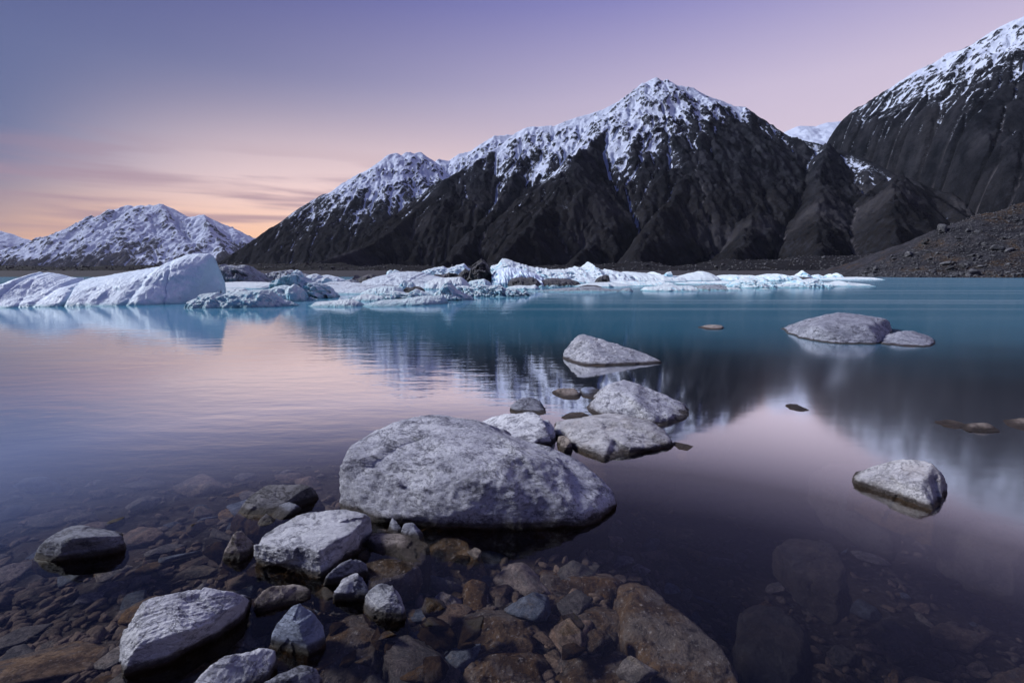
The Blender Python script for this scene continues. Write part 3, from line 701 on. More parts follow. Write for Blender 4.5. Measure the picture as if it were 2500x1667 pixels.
berg('white wedge shaped ice sheet with a high sharp left corner', I_SNOW, [(1195,660),(1200,648),(1215,645),(1226,630),(1240,632),(1264,641),(1295,650),(1341,657),(1387,657),(1400,664)], 692, depth=14, tcr=0.7, b=0.8, amp=0.07, fs=0.4, nx=120, nt=50)
berg('lilac pitted ice face in front of the white wedge shaped sheet', I_LILAC, [(1196,690),(1204,666),(1212,658),(1245,651),(1285,660),(1315,670),(1332,684)], 699, depth=6, tcr=0.7, b=0.7, amp=0.1, fs=0.3)
berg('striped white ice field ending in a sharp little spire', I_STRIPE, [(1325,672),(1350,660),(1380,657),(1403,650),(1416,653),(1427,645),(1434,639),(1441,650),(1450,659),(1460,655),(1471,661),(1476,656),(1487,659),(1512,664),(1530,676)], 692, depth=22, tcr=0.75, b=0.8, amp=0.07, fs=0.35, nx=110, nt=46)
berg('long low white floe right of the little spire', I_SNOW, [(1500,676),(1512,665),(1528,662),(1585,667),(1593,663),(1607,670),(1630,671),(1660,674)], 688, depth=20, b=0.7, amp=0.07, nx=90)
berg('cube of white ice perched on the long low floe', I_SNOW, [(1622,676),(1625,667),(1629,664),(1638,662),(1640,668),(1641,676)], 687, depth=2.2, b=0.35, amp=0.05)
berg('smooth white whaleback floe at the foot of the gravel bank', I_SNOW, [(1636,679),(1666,671),(1690,665),(1710,661),(1726,664),(1736,669),(1746,677)], 686, depth=14, b=0.8, amp=0.04)
berg('long black debris hump on the ice left of the dark boulder', I_DARK, [(1237,698),(1247,679),(1260,677),(1272,675),(1286,677),(1299,675),(1313,683),(1324,698)], 700, depth=5, b=0.7, amp=0.12)
berg('lower dark grey debris hump right of the long black one', I_DARK, [(1312,692),(1318,684),(1348,678),(1387,680),(1410,686),(1420,697)], 699, depth=6, b=0.7, amp=0.12, rag=0.1)
berg('single dark boulder frozen into the white ice below the spire', I_DARK, [(1452,690),(1456,680),(1464,675),(1480,670),(1491,674),(1490,682),(1487,690)], 693, depth=2.5, b=0.5, amp=0.12, name='boulder', cat='boulder')
berg('narrow white floe in front of the long black debris hump', I_SNOW, [(1230,705),(1245,699),(1264,696),(1295,697),(1306,694),(1318,703)], 707, depth=3.5, b=0.6, amp=0.1)
berg('flat floe edged with grey grit and ending in a small white knob', I_DIRTY, [(1268,713),(1290,710),(1325,708),(1387,702),(1420,700),(1448,699),(1466,702),(1500,707),(1516,709),(1523,704),(1534,702),(1544,708)], 714, depth=4, b=0.5, amp=0.07)
berg('thin dark strip of debris on the floe with the white knob', I_DARK, [(1408,703),(1418,698),(1434,695),(1457,696),(1470,701)], 706, depth=2.5, b=0.6, amp=0.08)
berg('white ice fang rising at the right end of the long front slab', I_SNOW, [(1054,730),(1058,722),(1073,706),(1082,694),(1091,683),(1097,681),(1102,684),(1107,696),(1119,708),(1134,716),(1149,720),(1160,733)], 735, depth=2.6, tcr=0.5, b=0.85, amp=0.11, fs=0.5, nx=90, nt=44)
berg('crumbled white ice rubble bank right of the white fang', I_SNOW, [(1106,710),(1115,697),(1142,698),(1160,702),(1172,693),(1195,698),(1220,694),(1234,704),(1260,706),(1275,716),(1284,713),(1293,723)], 725, depth=4, b=0.6, amp=0.18, fs=0.35, rag=0.15, nx=120, nt=44, spiky=0.3)
berg('long smooth blue tinted slab at the front edge of the ice', I_BLUE, [(886,749),(892,744),(905,739),(936,732),(990,729),(1020,723),(1043,721),(1081,722),(1090,727),(1094,740)], (753,744), depth=2.6, tcr=0.5, b=0.55, amp=0.06, fs=0.6, nx=120, nt=40)
berg('low frosted floe left of the long smooth slab', I_SNOW, [(752,748),(762,743),(772,736),(806,734),(855,728),(876,736),(890,747)], 751, depth=2.4, b=0.8, amp=0.10, fs=0.6)
berg('gentle white ice mound behind the front slabs', I_BLUE, [(880,720),(887,712),(905,703),(944,697),(965,698),(982,708),(990,716)], 722, depth=4, b=0.8, amp=0.10)
berg('small frosted ice hump between two low front floes', I_SNOW, [(850,733),(870,722),(890,716),(913,719),(944,725),(950,733)], 737, depth=3, b=0.8, amp=0.11)
berg('rough white ice rubble just behind the long smooth slab', I_SNOW, [(905,735),(930,722),(951,715),(967,710),(997,715),(1016,704),(1032,710),(1051,718),(1064,730)], 735, depth=3, b=0.6, amp=0.17, rag=0.15, spiky=0.3, nx=90, nt=36)
berg('teal hollowed ice shards in the middle of the striped sheets', I_BLUE, [(970,703),(978,692),(986,683),(996,690),(1005,686),(1014,697),(1020,704)], 713, depth=3, b=0.7, amp=0.14, rag=0.2)
berg('black rock lump lying among the teal ice shards', I_DARK, [(984,710),(992,700),(1003,702),(1013,698),(1026,699),(1037,708)], 717, depth=1.5, b=0.6, amp=0.15)
berg('pale ice shelf below the brown debris band', I_SNOW, [(1036,698),(1045,687),(1066,678),(1100,676),(1126,675),(1140,686),(1150,698)], 707, depth=6, tcr=0.6, b=0.7, amp=0.1, fs=0.4)
berg('thin teal edged ice plate under the tall dark slab', I_BLUE, [(1140,696),(1146,686),(1165,682),(1182,680),(1196,688),(1204,697)], 703, depth=3, b=0.5, amp=0.1)
berg('white lumpy floe on the open water right of the grit edged floe', I_SNOW, [(1565,709),(1575,700),(1594,699),(1625,694),(1657,697),(1687,697),(1704,708)], 712, depth=4, b=0.55, amp=0.12, rag=0.08)
berg('grey speckled floe between two white lumpy floes', I_DIRTY, [(1694,709),(1703,699),(1719,695),(1760,694),(1773,703),(1782,709)], 710, depth=4, b=0.6, amp=0.13)
berg('domed white iceberg at the left of the paired floes on the right', I_SNOW, [(1784,700),(1787,694),(1794,686),(1806,682),(1825,677),(1838,680),(1849,688),(1858,689),(1862,682),(1872,688),(1880,698)], 704, depth=6, b=0.8, amp=0.12, nx=80, nt=36)
berg('saddle backed white floe with a square cut high right end', I_SNOW, [(1868,700),(1878,694),(1900,694),(1920,693),(1939,690),(1942,683),(1954,686),(1976,680),(1988,679),(1996,679),(1999,700)], 703, depth=5, tcr=0.4, b=0.5, amp=0.10, nx=80, nt=32)
berg('long tapering white floe farthest out to the right', I_SNOW, [(1997,694),(2004,689),(2031,691),(2048,685),(2054,689),(2090,691),(2110,693),(2130,698)], 700, depth=5, b=0.6, amp=0.1)
berg('tiny white ice scrap in front of the domed iceberg', I_SNOW, [(1846,707),(1866,703),(1884,707)], 709, depth=1.2, b=0.7, amp=0.1)
berg('small flat ice scrap left of the domed iceberg', I_SNOW, [(1752,706),(1775,700),(1801,702),(1812,708)], 710, depth=2, b=0.7, amp=0.12, rag=0.2)
berg('band of broken white ice along the bank behind the domed iceberg', I_SNOW, [(1738,682),(1750,676),(1765,671),(1794,671),(1835,672),(1856,680)], 686, depth=14, b=0.6, amp=0.14, rag=0.35, nx=90, spiky=0.2)
berg('jumbled white floe behind the saddle backed floe', I_SNOW, [(1838,682),(1859,672),(1877,668),(1903,669),(1923,673),(1940,682)], 686, depth=12, b=0.6, amp=0.14, rag=0.3, nx=80, spiky=0.2)
berg('tiny sharp white ice spire near the right shore', I_SNOW, [(1926,679),(1930,673),(1945,671),(1958,659),(1971,669),(1982,678)], 683, depth=6, b=0.9, amp=0.1)
berg('dark debris smear in front of the tiny sharp spire', I_DARK, [(1936,683),(1944,679),(1954,675),(1974,677),(1984,682)], 685, depth=5, b=0.7, amp=0.1)
berg('low white ice lump just right of the tiny sharp spire', I_SNOW, [(1978,679),(1983,672),(1997,669),(2008,675),(2014,680)], 683, depth=6, b=0.7, amp=0.1)
berg('small rounded white ice knob near the right shore', I_SNOW, [(2016,680),(2020,673),(2026,668),(2031,675),(2034,680)], 682, depth=5, b=0.5, amp=0.08)
berg('rightmost rounded white ice knob before the bouldery shore', I_SNOW, [(2033,680),(2036,672),(2042,666),(2049,670),(2054,680)], 682, depth=5, b=0.5, amp=0.08)
berg('thin strip of brash ice reaching the bouldery shore', I_SNOW, [(1998,681),(2030,677),(2090,676),(2124,677),(2155,682)], 684, depth=8, b=0.7, amp=0.12, rag=0.4, nx=80)
berg('band of low broken ice in front of the long low white floe', I_SNOW, [(1480,698),(1498,690),(1514,684),(1530,688),(1550,686),(1580,688),(1609,684),(1630,690),(1650,697)], 699, depth=10, b=0.7, amp=0.16, rag=0.35, nx=100, spiky=0.3)
berg('scattered low brash floe in front of the whaleback', I_SNOW, [(1636,697),(1660,690),(1698,686),(1730,688),(1765,685),(1800,690)], 695, depth=8, b=0.7, amp=0.15, rag=0.4, nx=90)
berg('white snow crusted floe under the dark frozen boulder', I_SNOW, [(1400,698),(1425,693),(1453,689),(1490,688),(1520,692),(1540,698)], 702, depth=8, b=0.7, amp=0.09)

r = np.random.RandomState(88)
for i in range(64):
    bx = r.choice([r.uniform(690, 1300), r.uniform(1300, 2080)], p=[0.65, 0.35])
    by = r.uniform(706, 748) if bx < 900 else (r.uniform(696, 728) if bx < 1300 else r.uniform(688, 704))
    wpx = r.uniform(10, 34)*(0.6+0.5*(by-680)/60); hpx_ = wpx*r.uniform(0.22, 0.5)
    pr = [(bx-wpx/2, by-1), (bx-wpx*0.3, by-hpx_*r.uniform(0.4, 0.9)), (bx+wpx*r.uniform(-0.2, 0.1), by-hpx_), (bx+wpx*0.3, by-hpx_*r.uniform(0.3, 0.9)), (bx+wpx/2, by-1)]
    side = 'left part of the ice field' if bx < 950 else ('middle of the ice field' if bx < 1300 else 'right part of the ice field')
    berg('%s chunk of broken ice lying loose in the %s' % ('small white' if wpx < 18 else 'larger white', side), I_SNOW if r.rand() < 0.6 else I_BLUE, pr, by, b=0.6, amp=0.12, nx=14, nt=11, name='ice_chunk', cat='ice chunk', group='loose chunks in the ' + side)

# ------------------------------------------------------------------ rocks
_ICO = {}
def ico(sub):
    if sub not in _ICO:
        bm = bmesh.new(); bmesh.ops.create_icosphere(bm, subdivisions=sub, radius=1.0)
        v = np.array([x.co[:] for x in bm.verts]); f = np.array([[q.index for q in x.verts] for x in bm.faces]); bm.free()
        v /= np.linalg.norm(v, axis=1)[:, None]
        _ICO[sub] = (v, f)
    return _ICO[sub]
def hull_planes(pts):
    bm = bmesh.new()
    for p in pts: bm.verts.new(p)
    r = bmesh.ops.convex_hull(bm, input=bm.verts)
    bm.normal_update()
    pl = []
    for f in bm.faces:
        if f.calc_area() < 1e-9: continue
        n = np.array(f.normal); c = np.array(f.calc_center_median())
        pl.append((n, n@c))
    bm.free()
    cen = np.mean(pts, axis=0)
    out = []
    for n, d in pl:
        if n@cen > d: n, d = -n, -d
        if any((n@m) > 0.995 and abs(d-e) < 0.02 for m, e in out): continue
        out.append((n, d))
    return out
def body(pts, sub, p=16.0, seed=0, amp=0.05, strat=0.0, strat_dir=(0.3,0.4,1.0), fine=0.012, chip=0.03, nf=7, tilt=0.35, cells=15, ctilt=0.26, cmix=0.8):
    pts = np.asarray(pts)
    lo, hi = pts.min(0), pts.max(0); cen = 0.5*(lo+hi); ext = np.maximum(hi-lo, 1e-3); W = ext.max()
    planes = hull_planes(pts - cen)
    d, f = ico(sub)
    d = d*ext[None]/W; d /= np.linalg.norm(d, axis=1)[:, None]
    # broken facets: planes laid against the hull, each a little tilted
    rs = np.random.RandomState(seed+1)
    N_ = np.array([x[0] for x in planes]); Q_ = np.maximum(np.array([x[1] for x in planes]), 0.02*W)
    fd = rs.normal(size=(nf, 3))*ext/W; fd /= np.linalg.norm(fd, axis=1)[:, None]
    g_ = fd@N_.T/Q_[None]; act = g_.argmax(1); rr_ = 1/g_.max(1)
    for i in range(nf):
        s_ = fd[i]*rr_[i]; nn_ = N_[act[i]] + rs.normal(size=3)*tilt; nn_ /= np.linalg.norm(nn_)
        q = max(nn_@s_, ((pts-cen)@nn_).max()*rs.uniform(0.84, 0.96))
        if q > 0.05*W: planes.append((nn_, q))
    acc = np.zeros(len(d)); p = p*2.2
    for n, q in planes:
        q = max(q, 0.02*W)
        acc += np.clip(d@n/q, 0, None)**p
    r = acc**(-1.0/p)
    r *= 1.02
    # broken faces: each patch of the surface is pressed towards a plane of its own
    if cells:
        cd = rs.normal(size=(cells, 3))*ext/W; cd /= np.linalg.norm(cd, axis=1)[:, None]
        gc = cd@N_.T/Q_[None]; na = N_[gc.argmax(1)] + rs.normal(size=(cells, 3))*ctilt; na /= np.linalg.norm(na, axis=1)[:, None]
        qc = (na*(cd/gc.max(1)[:, None])).sum(1)*rs.uniform(0.985, 1.008, cells)
        dw = d + 0.10*np.stack([fbm(d*4+k_*9+seed, 3, 0.55, seed+k_) for k_ in range(3)], 1)
        cell_ = (dw@cd.T).argmax(1)
        rc = qc[cell_]/np.maximum((d*na[cell_]).sum(1), 0.15)
        r = r*(1-cmix) + cmix*np.clip(rc, r*0.95, r*1.035)
    P = d*r[:, None]
    Q = P/W*3.2 + seed*5.17
    sd = np.array(strat_dir, float); sd /= np.linalg.norm(sd)
    k = 1 + amp*fbm(Q, 3, 0.5, seed) + chip*(fbm(Q*2.1, 4, 0.55, seed+4, ridged=True)-0.35) + fine*fbm(Q*9, 3, 0.65, seed+2)
    if strat > 0:
        tq = (Q@sd)[:, None]*sd[None]*7.0 + (Q - (Q@sd)[:, None]*sd[None])*0.9
        k += strat*fbm(tq, 4, 0.6, seed+6, ridged=True)
    P = P*k[:, None] + cen
    return P, f
def rock(label, mat, outline, zb=0.0, k=0.20, sub=5, p=22, extra=(), seed=None, amp=0.05, strat=0.0, sd=(0.3,0.4,1.0), down=0.45, fine=0.022, chip=0.05, name='rock', cat='rock', group=None, back=0.30, rise=None, zl=None, spread=1.12, nf=7, tilt=0.35, cells=15, ctilt=0.26, cmix=0.8):
    ol = np.array(outline, float)
    if seed is None: seed = int(ol[0,0]*3+ol[0,1]) % 997
    il, ir = ol[:,0].argmin(), ol[:,0].argmax()
    zl = zb if zl is None else zl
    L, R = onplane(*ol[il], zl), onplane(*ol[ir], zl)
    W = max(np.linalg.norm(R-L), 0.02)
    pts = []; low = []
    for i, (x, y) in enumerate(ol):
        u_ = (x-ol[il,0])/max(ol[ir,0]-ol[il,0], 1); yl = ol[il,1]+(ol[ir,1]-ol[il,1])*u_
        if i in (il, ir) or y >= yl:
            q = onplane(x, y, zl if i in (il, ir) else zb); pts.append(q); low.append(np.array((q[0], q[1], zb)))
        else:
            Yb = L[1]+(R[1]-L[1])*u_
            kk = k*(1-abs(2*u_-1)**2.5)
            q = at(x, y, Yb + kk*W) if rise is None else onplane(x, y, zb+rise)
            pts.append(q)
            h = max(q[2]-zb, 0.01)
            pts.append(np.array((q[0]*1.0, q[1]+back*W, q[2]-0.75*h-0.05*W)))
    for (x, y, hz) in extra: pts.append(onplane(x, y, hz))     # a corner of the rock at its height above the water
    cx = np.mean([q[0] for q in low]); cyy = np.mean([q[1] for q in low])+0.2*W
    D = down*W
    for q in low:
        pts.append(np.array((cx+(q[0]-cx)*spread, cyy+(q[1]-cyy)*spread, zb-D*0.5)))
        pts.append(np.array((cx+(q[0]-cx)*(spread*1.08-0.08), cyy+(q[1]-cyy)*(spread*1.08-0.08), zb-D)))
    pts.append(np.array((cx, cyy+0.5*W*max(back,0.2)*2, zb-D)))
    P, f = body(pts, sub, p, seed, amp, strat, sd, fine, chip, nf, tilt, cells, ctilt, cmix)
    loc = np.array([P[:,0].mean(), P[:,1].mean(), P[:,2].min()])
    o = mesh_obj(name, P, f, mat, loc=loc)
    return tag(o, label, cat, group)
GR = 'dry rocks standing out of the shallows'
rock('huge pale boulder with a rounded back in the middle of the shallows', R_PALE,
 [(852,1118),(861,1106),(901,1070),(941,1049),(982,1029),(1026,1021),(1063,1015),(1103,1021),(1164,1029),(1196,1041),(1244,1062),(1305,1085),(1365,1105),(1425,1140),(1454,1165),(1483,1205),(1495,1239),(1466,1263),(1422,1282),(1204,1282),(1022,1275),(949,1275),(901,1255),(842,1233)],
 k=0.34, sub=7, p=22, nf=5, tilt=0.25, cells=24, ctilt=0.14, cmix=0.8, spread=0.90, extra=[(1285,1118,0.29),(1380,1165,0.19),(985,1110,0.27),(1100,1150,0.26),(1260,1190,0.19),(1150,1235,0.11),(870,1165,0.14),(930,1200,0.13),(1420,1225,0.09)], amp=0.025, strat=0.014, sd=(0.55,0.35,1.0), fine=0.018, chip=0.03, seed=5, down=0.25, group=GR)
rock('pale sloping rock tucked behind the huge boulder', R_WHITE, [(1165,1040),(1176,1029),(1224,1013),(1264,1009),(1301,1007),(1325,1025),(1340,1070),(1300,1090),(1220,1080)], k=0.3, sub=6, p=16, amp=0.04, zl=0.05, group=GR)
rock('narrow pale rock wedged beside the flat pale rock', R_PALE, [(1312,1060),(1317,1027),(1341,1024),(1353,1041),(1357,1074),(1345,1082),(1322,1084)], sub=5, group=GR)
rock('broad flat pale rock right of the huge boulder', R_LICHEN, [(1352,1050),(1362,1036),(1386,1029),(1446,1021),(1495,1017),(1519,1009),(1547,1015),(1592,1031),(1616,1049),(1636,1076),(1608,1090),(1559,1101),(1511,1104),(1483,1124),(1446,1114),(1406,1096),(1370,1066)], k=0.26, sub=6, p=18, amp=0.04, strat=0.02, extra=[(1480,1060,0.10)], zl=0.03, group=GR)
rock('small round stone squeezed between the huge boulder and the flat pale rock', R_TAN, [(1360,1085),(1364,1066),(1382,1063),(1394,1076),(1398,1100),(1374,1103)], sub=5, group=GR)
rock('pale pyramid shaped rock behind the flat pale rock', R_PALE, [(1438,997),(1462,961),(1483,934),(1511,929),(1539,934),(1588,961),(1640,981),(1687,999),(1668,1017),(1656,1035),(1628,1042),(1560,1030),(1460,1017)], k=0.22, sub=6, p=22, amp=0.03, strat=0.02, extra=[(1551,980,0.16)], group=GR)
rock('dark rounded stone left of the pyramid shaped rock', R_GREY, [(1247,1003),(1250,987),(1269,975),(1293,971),(1317,977),(1336,998),(1333,1009),(1300,1013),(1255,1010)], sub=5, group=GR)
rock('low brownish stone with a pale top beyond the dark rounded stone', R_TAN, [(1345,960),(1355,953),(1374,948),(1402,948),(1420,966),(1414,974),(1374,974)], sub=5, k=0.2, group=GR)
rock('small blue grey stone touching the pyramid shaped rock', R_BLUE, [(1412,960),(1420,946),(1446,946),(1466,952),(1450,976),(1428,971)], sub=5, group=GR)
rock('flat little stone at the left foot of the pyramid shaped rock', R_TAN, [(1368,1020),(1394,1007),(1422,1007),(1440,1016),(1420,1024),(1390,1025)], sub=5, k=0.2, group=GR)
rock('lone wedge shaped rock with a sharp left edge out in the lake', R_VEIN, [(1376,872),(1393,845),(1418,820),(1435,818),(1476,839),(1532,851),(1576,867),(1614,885),(1554,890),(1438,895),(1404,886)], k=0.2, sub=6, p=26, amp=0.02, extra=[(1437,855,0.17)], cells=8, ctilt=0.1, group=GR)
rock('large flat topped grey boulder far out at the right', R_GREY, [(1925,814),(1946,792),(2001,773),(2051,765),(2106,773),(2167,779),(2176,806),(2162,831),(2140,839),(2029,838),(1974,829)], k=0.15, sub=6, p=18, amp=0.04, extra=[(2000,797,0.28),(2120,797,0.28)], group=GR)
rock('smaller grey rock at the right side of the flat topped boulder', R_GREY, [(2154,839),(2175,822),(2200,809),(2222,809),(2261,820),(2284,831),(2278,845),(2222,849)], k=0.25, sub=6, p=20, amp=0.03, group=GR)
rock('thin flat stone barely breaking the far water', R_TAN, [(1702,799),(1731,793),(1762,794),(1766,801),(1760,805),(1725,805)], sub=5, k=0.1, group=GR)
rock('dark stone tip in the bright streak of water', R_DARK, [(1916,990),(1930,986),(1945,986),(1976,1001),(1957,1006),(1930,1000)], sub=5, k=0.15, group=GR)
rock('low brown stone ridge near the right edge of the lake', R_TAN, [(2276,1028),(2316,1024),(2350,1032),(2368,1042),(2340,1048),(2300,1040)], sub=5, k=0.15, group=GR)
rock('rough brown stone joined to the low stone ridge', R_TAN, [(2350,1046),(2366,1036),(2405,1029),(2432,1040),(2448,1053),(2400,1058),(2360,1054)], sub=5, k=0.2, group=GR)
rock('brown stone cut by the right edge of the view', R_TAN, [(2450,1030),(2470,1023),(2510,1021),(2550,1030),(2560,1044),(2500,1052),(2470,1046)], sub=5, k=0.2, group=GR)
rock('pale boulder with a sloping top standing alone at the right', R_LICHEN, [(2089,1171),(2132,1148),(2170,1131),(2219,1118),(2281,1125),(2302,1153),(2305,1191),(2289,1232),(2272,1244),(2204,1222),(2153,1201),(2115,1184)], k=0.22, sub=6, p=24, amp=0.025, extra=[(2240,1172,0.12)], zl=0.03, group=GR)
rock('small flat stone right of the broad flat pale rock', R_TAN, [(1641,1085),(1650,1079),(1697,1089),(1676,1101),(1655,1095)], sub=5, k=0.15, group=GR)
rock('dark low rock alone in the left shallows', R_GREY, spread=1.2, down=0.28, outline= [(100,1332),(132,1305),(171,1285),(198,1282),(231,1290),(264,1297),(291,1309),(274,1325),(237,1349),(198,1349),(158,1339),(106,1341)], k=0.25, sub=6, p=20, amp=0.03, zl=0.06, extra=[(185,1312,0.11),(250,1312,0.09),(140,1322,0.08)], group=GR)
rock('thin pale stone sliver in the left shallows', R_TAN, [(257,1276),(275,1268),(304,1261),(300,1266),(280,1274),(262,1279)], sub=4, k=0.05, group=GR)
rock('dark flat topped rock left of the huge boulder', R_DARK, spread=1.45, down=0.28, outline= [(603,1220),(619,1203),(646,1186),(692,1184),(748,1184),(754,1197),(738,1222),(700,1240),(659,1256),(632,1256),(616,1238)], k=0.2, sub=6, p=20, amp=0.03, zl=0.06, group=GR)
rock('grey knobbly stone leaning on the dark flat topped rock', R_GREY, [(662,1250),(675,1236),(708,1225),(725,1233),(727,1250),(690,1268),(667,1262)], sub=5, group=GR)
rock('small pale chip below the knobbly stone', R_PALE, [(629,1276),(636,1265),(649,1254),(672,1268),(668,1276),(634,1284)], sub=5, k=0.2, group=GR)
rock('bright angular block with a chiselled front in the foreground', R_WHITE, [(621,1325),(659,1302),(695,1294),(725,1262),(768,1248),(837,1248),(883,1262),(903,1286),(897,1306),(847,1343),(807,1379),(781,1395),(735,1388),(652,1356)], zb=0.02, k=0.22, sub=7, p=30, amp=0.03, strat=0.012, zl=0.085, extra=[(690,1338,0.10),(775,1345,0.105),(850,1302,0.12)], chip=0.035, down=0.3, spread=0.93, ctilt=0.26, cells=14, group=GR)
rock('small tan pointed stone left of the bright angular block', R_TAN, [(545,1355),(557,1328),(574,1297),(593,1297),(622,1331),(603,1361),(580,1367)], sub=5, p=22, zl=0.02, group=GR)
rock('long white slab with fine grain near the bottom left', R_WHITE, [(296,1556),(333,1509),(336,1483),(363,1463),(406,1456),(429,1458),(488,1440),(521,1435),(567,1450),(587,1466),(581,1490),(528,1530),(429,1596),(363,1626),(310,1640),(300,1605)], zb=0.0, k=0.10, sub=7, p=30, amp=0.02, strat=0.03, sd=(-0.5,0.85,0.35), zl=0.075, extra=[(335,1575,0.085),(462,1534,0.10),(568,1480,0.085)], chip=0.02, down=0.3, spread=0.93, ctilt=0.16, cells=12, group=GR)
rock('smooth blue grey stone shaped like a bell', R_BLUE, [(662,1556),(682,1509),(712,1475),(731,1473),(761,1493),(774,1519),(788,1552),(784,1581),(754,1595),(708,1574)], k=0.12, sub=6, p=22, amp=0.02, chip=0.012, zl=0.03, extra=[(730,1535,0.075)], group=GR)
rock('mottled grey rock cut by the bottom edge of the view', R_VEIN, [(462,1680),(501,1635),(554,1598),(626,1586),(675,1592),(668,1625),(640,1680),(560,1720)], k=0.1, sub=6, p=24, amp=0.03, zl=0.05, group=GR)
rock('greenish grey rock at the bottom edge right of the mottled rock', R_GREY, [(635,1675),(665,1648),(735,1625),(766,1630),(770,1668),(740,1710),(660,1715)], k=0.1, sub=6, p=22, amp=0.03, zl=0.05, group=GR)
rock('two toned stone with a white cap', R_GREY, [(817,1445),(837,1414),(870,1398),(886,1413),(900,1444),(880,1462),(826,1462)], sub=5, p=18, zl=0.03, group=GR)
rock('pale faceted stone right of the white capped stone', R_VEIN, [(891,1462),(905,1440),(932,1423),(959,1428),(975,1460),(987,1487),(959,1508),(906,1505)], sub=6, p=24, zl=0.035, extra=[(945,1472,0.06)], group=GR)
rock('rusty grey stone between the long slab and the white capped stone', R_TAN, [(613,1484),(636,1450),(665,1431),(715,1429),(756,1438),(748,1464),(682,1477),(636,1492)], k=0.15, sub=6, p=20, amp=0.04, zl=0.02, group=GR)
rock('grey flat stone under the right corner of the bright angular block', R_GREY, [(792,1411),(830,1377),(866,1360),(891,1377),(892,1391),(830,1418),(801,1421)], k=0.1, sub=5, p=20, zl=0.03, group=GR)
rock('small dark pointed stone at the foot of the huge boulder', R_GREY, [(945,1296),(959,1263),(979,1288),(982,1304),(962,1307)], sub=5, p=22, group=GR)
rock('small grey faceted stone next to the dark pointed one', R_GREY, [(979,1302),(988,1277),(1008,1274),(1032,1302),(1025,1321),(992,1317)], sub=5, p=22, zl=0.015, group=GR)
def crust(o, name, mat, test, lift=0.004):
    me = o.data; nv = len(me.vertices)
    co = np.zeros(nv*3, np.float32); me.vertices.foreach_get('co', co); co = co.reshape(-1, 3)
    no = np.zeros(nv*3, np.float32); me.vertices.foreach_get('normal', no); no = no.reshape(-1, 3)
    f = np.zeros(len(me.polygons)*3, np.int32); me.polygons.foreach_get('vertices', f); f = f.reshape(-1, 3)
    m = test(co, no); f = f[m[f].all(1)]
    u_, inv = np.unique(f, return_inverse=True)
    c = mesh_obj(name, co[u_]+no[u_]*lift, inv.reshape(-1, 3), mat, parent=o)
    return c
_cap = [o for o in COL.objects if o.get('label', '').startswith('two toned stone')][0]
crust(_cap, 'white_cap', R_WHITE, lambda c, n_: (c[:,2] > c[:,2].min()+0.60*(c[:,2].max()-c[:,2].min())) & (c[:,0]+0.5*fbm(c*22.0, 3, 0.6, 4)*0.06 < 0.012))
GW = 'wet and sunken stones in the foreground'
rock('brown flat stone with a rusty patch below the huge boulder', R_TAN, [(892,1330),(906,1305),(975,1306),(1042,1328),(1040,1374),(1012,1379),(929,1353)], zb=-0.005, k=0.08, sub=6, p=24, amp=0.03, group=GW)
rock('brown wedge stone just below the rusty patched one', A_RUST, [(880,1400),(890,1380),(923,1367),(988,1373),(1022,1387),(1005,1405),(913,1430)], zb=-0.01, k=0.1, sub=5, p=20, group=GW)
rock('long orange brown stone sloping under water right of the rusty patched one', A_RUST, [(1043,1332),(1078,1308),(1107,1308),(1150,1338),(1185,1383),(1170,1409),(1111,1406),(1064,1366)], zb=-0.110, rise=0.05, k=0.1, sub=6, p=20, group=GW)
rock('largest brown slab with rusty crust at the bottom of the view', A_RUST, [(757,1660),(780,1600),(804,1546),(847,1508),(929,1505),(948,1524),(939,1564),(916,1614),(896,1680),(800,1700)], zb=-0.090, rise=0.05, k=0.05, sub=6, p=30, amp=0.03, group=GW)
rock('sunken peanut shaped brown stone', A_UMBER, [(1034,1419),(1054,1402),(1094,1413),(1129,1431),(1111,1444),(1060,1438)], zb=-0.130, rise=0.05, k=0.1, group=GW)
rock('sunken grey brown pointed stone below the peanut shaped one', A_UMBER, [(1051,1476),(1074,1441),(1097,1449),(1130,1470),(1125,1486),(1080,1492)], zb=-0.150, rise=0.05, k=0.1, group=GW)
rock('sunken upright orange stone right of the peanut shaped one', A_RUST, [(1128,1450),(1138,1425),(1153,1413),(1186,1423),(1202,1447),(1188,1480),(1160,1501),(1132,1480)], zb=-0.140, rise=0.05, k=0.1, group=GW)
rock('long flat sunken stone with a pale lower edge', A_RUST, [(1298,1455),(1324,1415),(1406,1411),(1501,1419),(1541,1439),(1491,1464),(1389,1468)], zb=-0.170, rise=0.05, k=0.08, sub=6, group=GW)
rock('big brown wedge boulder leaning into the bottom right', A_RUST, [(1510,1520),(1525,1480),(1542,1449),(1593,1443),(1631,1475),(1695,1533),(1767,1592),(1821,1657),(1830,1700),(1700,1740),(1610,1700),(1550,1600)], zb=-0.090, rise=0.05, k=0.10, sub=6, p=22, amp=0.04, extra=[(1600,1520,-0.03)], group=GW)
rock('dark brown sunken boulder left of the big wedge', A_RUST, [(1334,1548),(1379,1511),(1474,1492),(1535,1510),(1550,1551),(1525,1581),(1406,1581),(1345,1570)], zb=-0.140, rise=0.05, k=0.1, sub=6, amp=0.05, group=GW)
rock('wide rusty sunken boulder with pale spots at the bottom centre', A_RUST, [(1082,1545),(1127,1515),(1176,1503),(1246,1510),(1297,1524),(1309,1550),(1290,1594),(1202,1608),(1107,1611)], zb=-0.140, rise=0.05, k=0.1, sub=6, amp=0.05, group=GW)
rock('reddish angular sunken stone beside the largest brown slab', A_UMBER, [(968,1586),(1018,1556),(1064,1564),(1080,1576),(1038,1620),(1000,1606)], zb=-0.130, rise=0.05, k=0.08, p=22, group=GW)
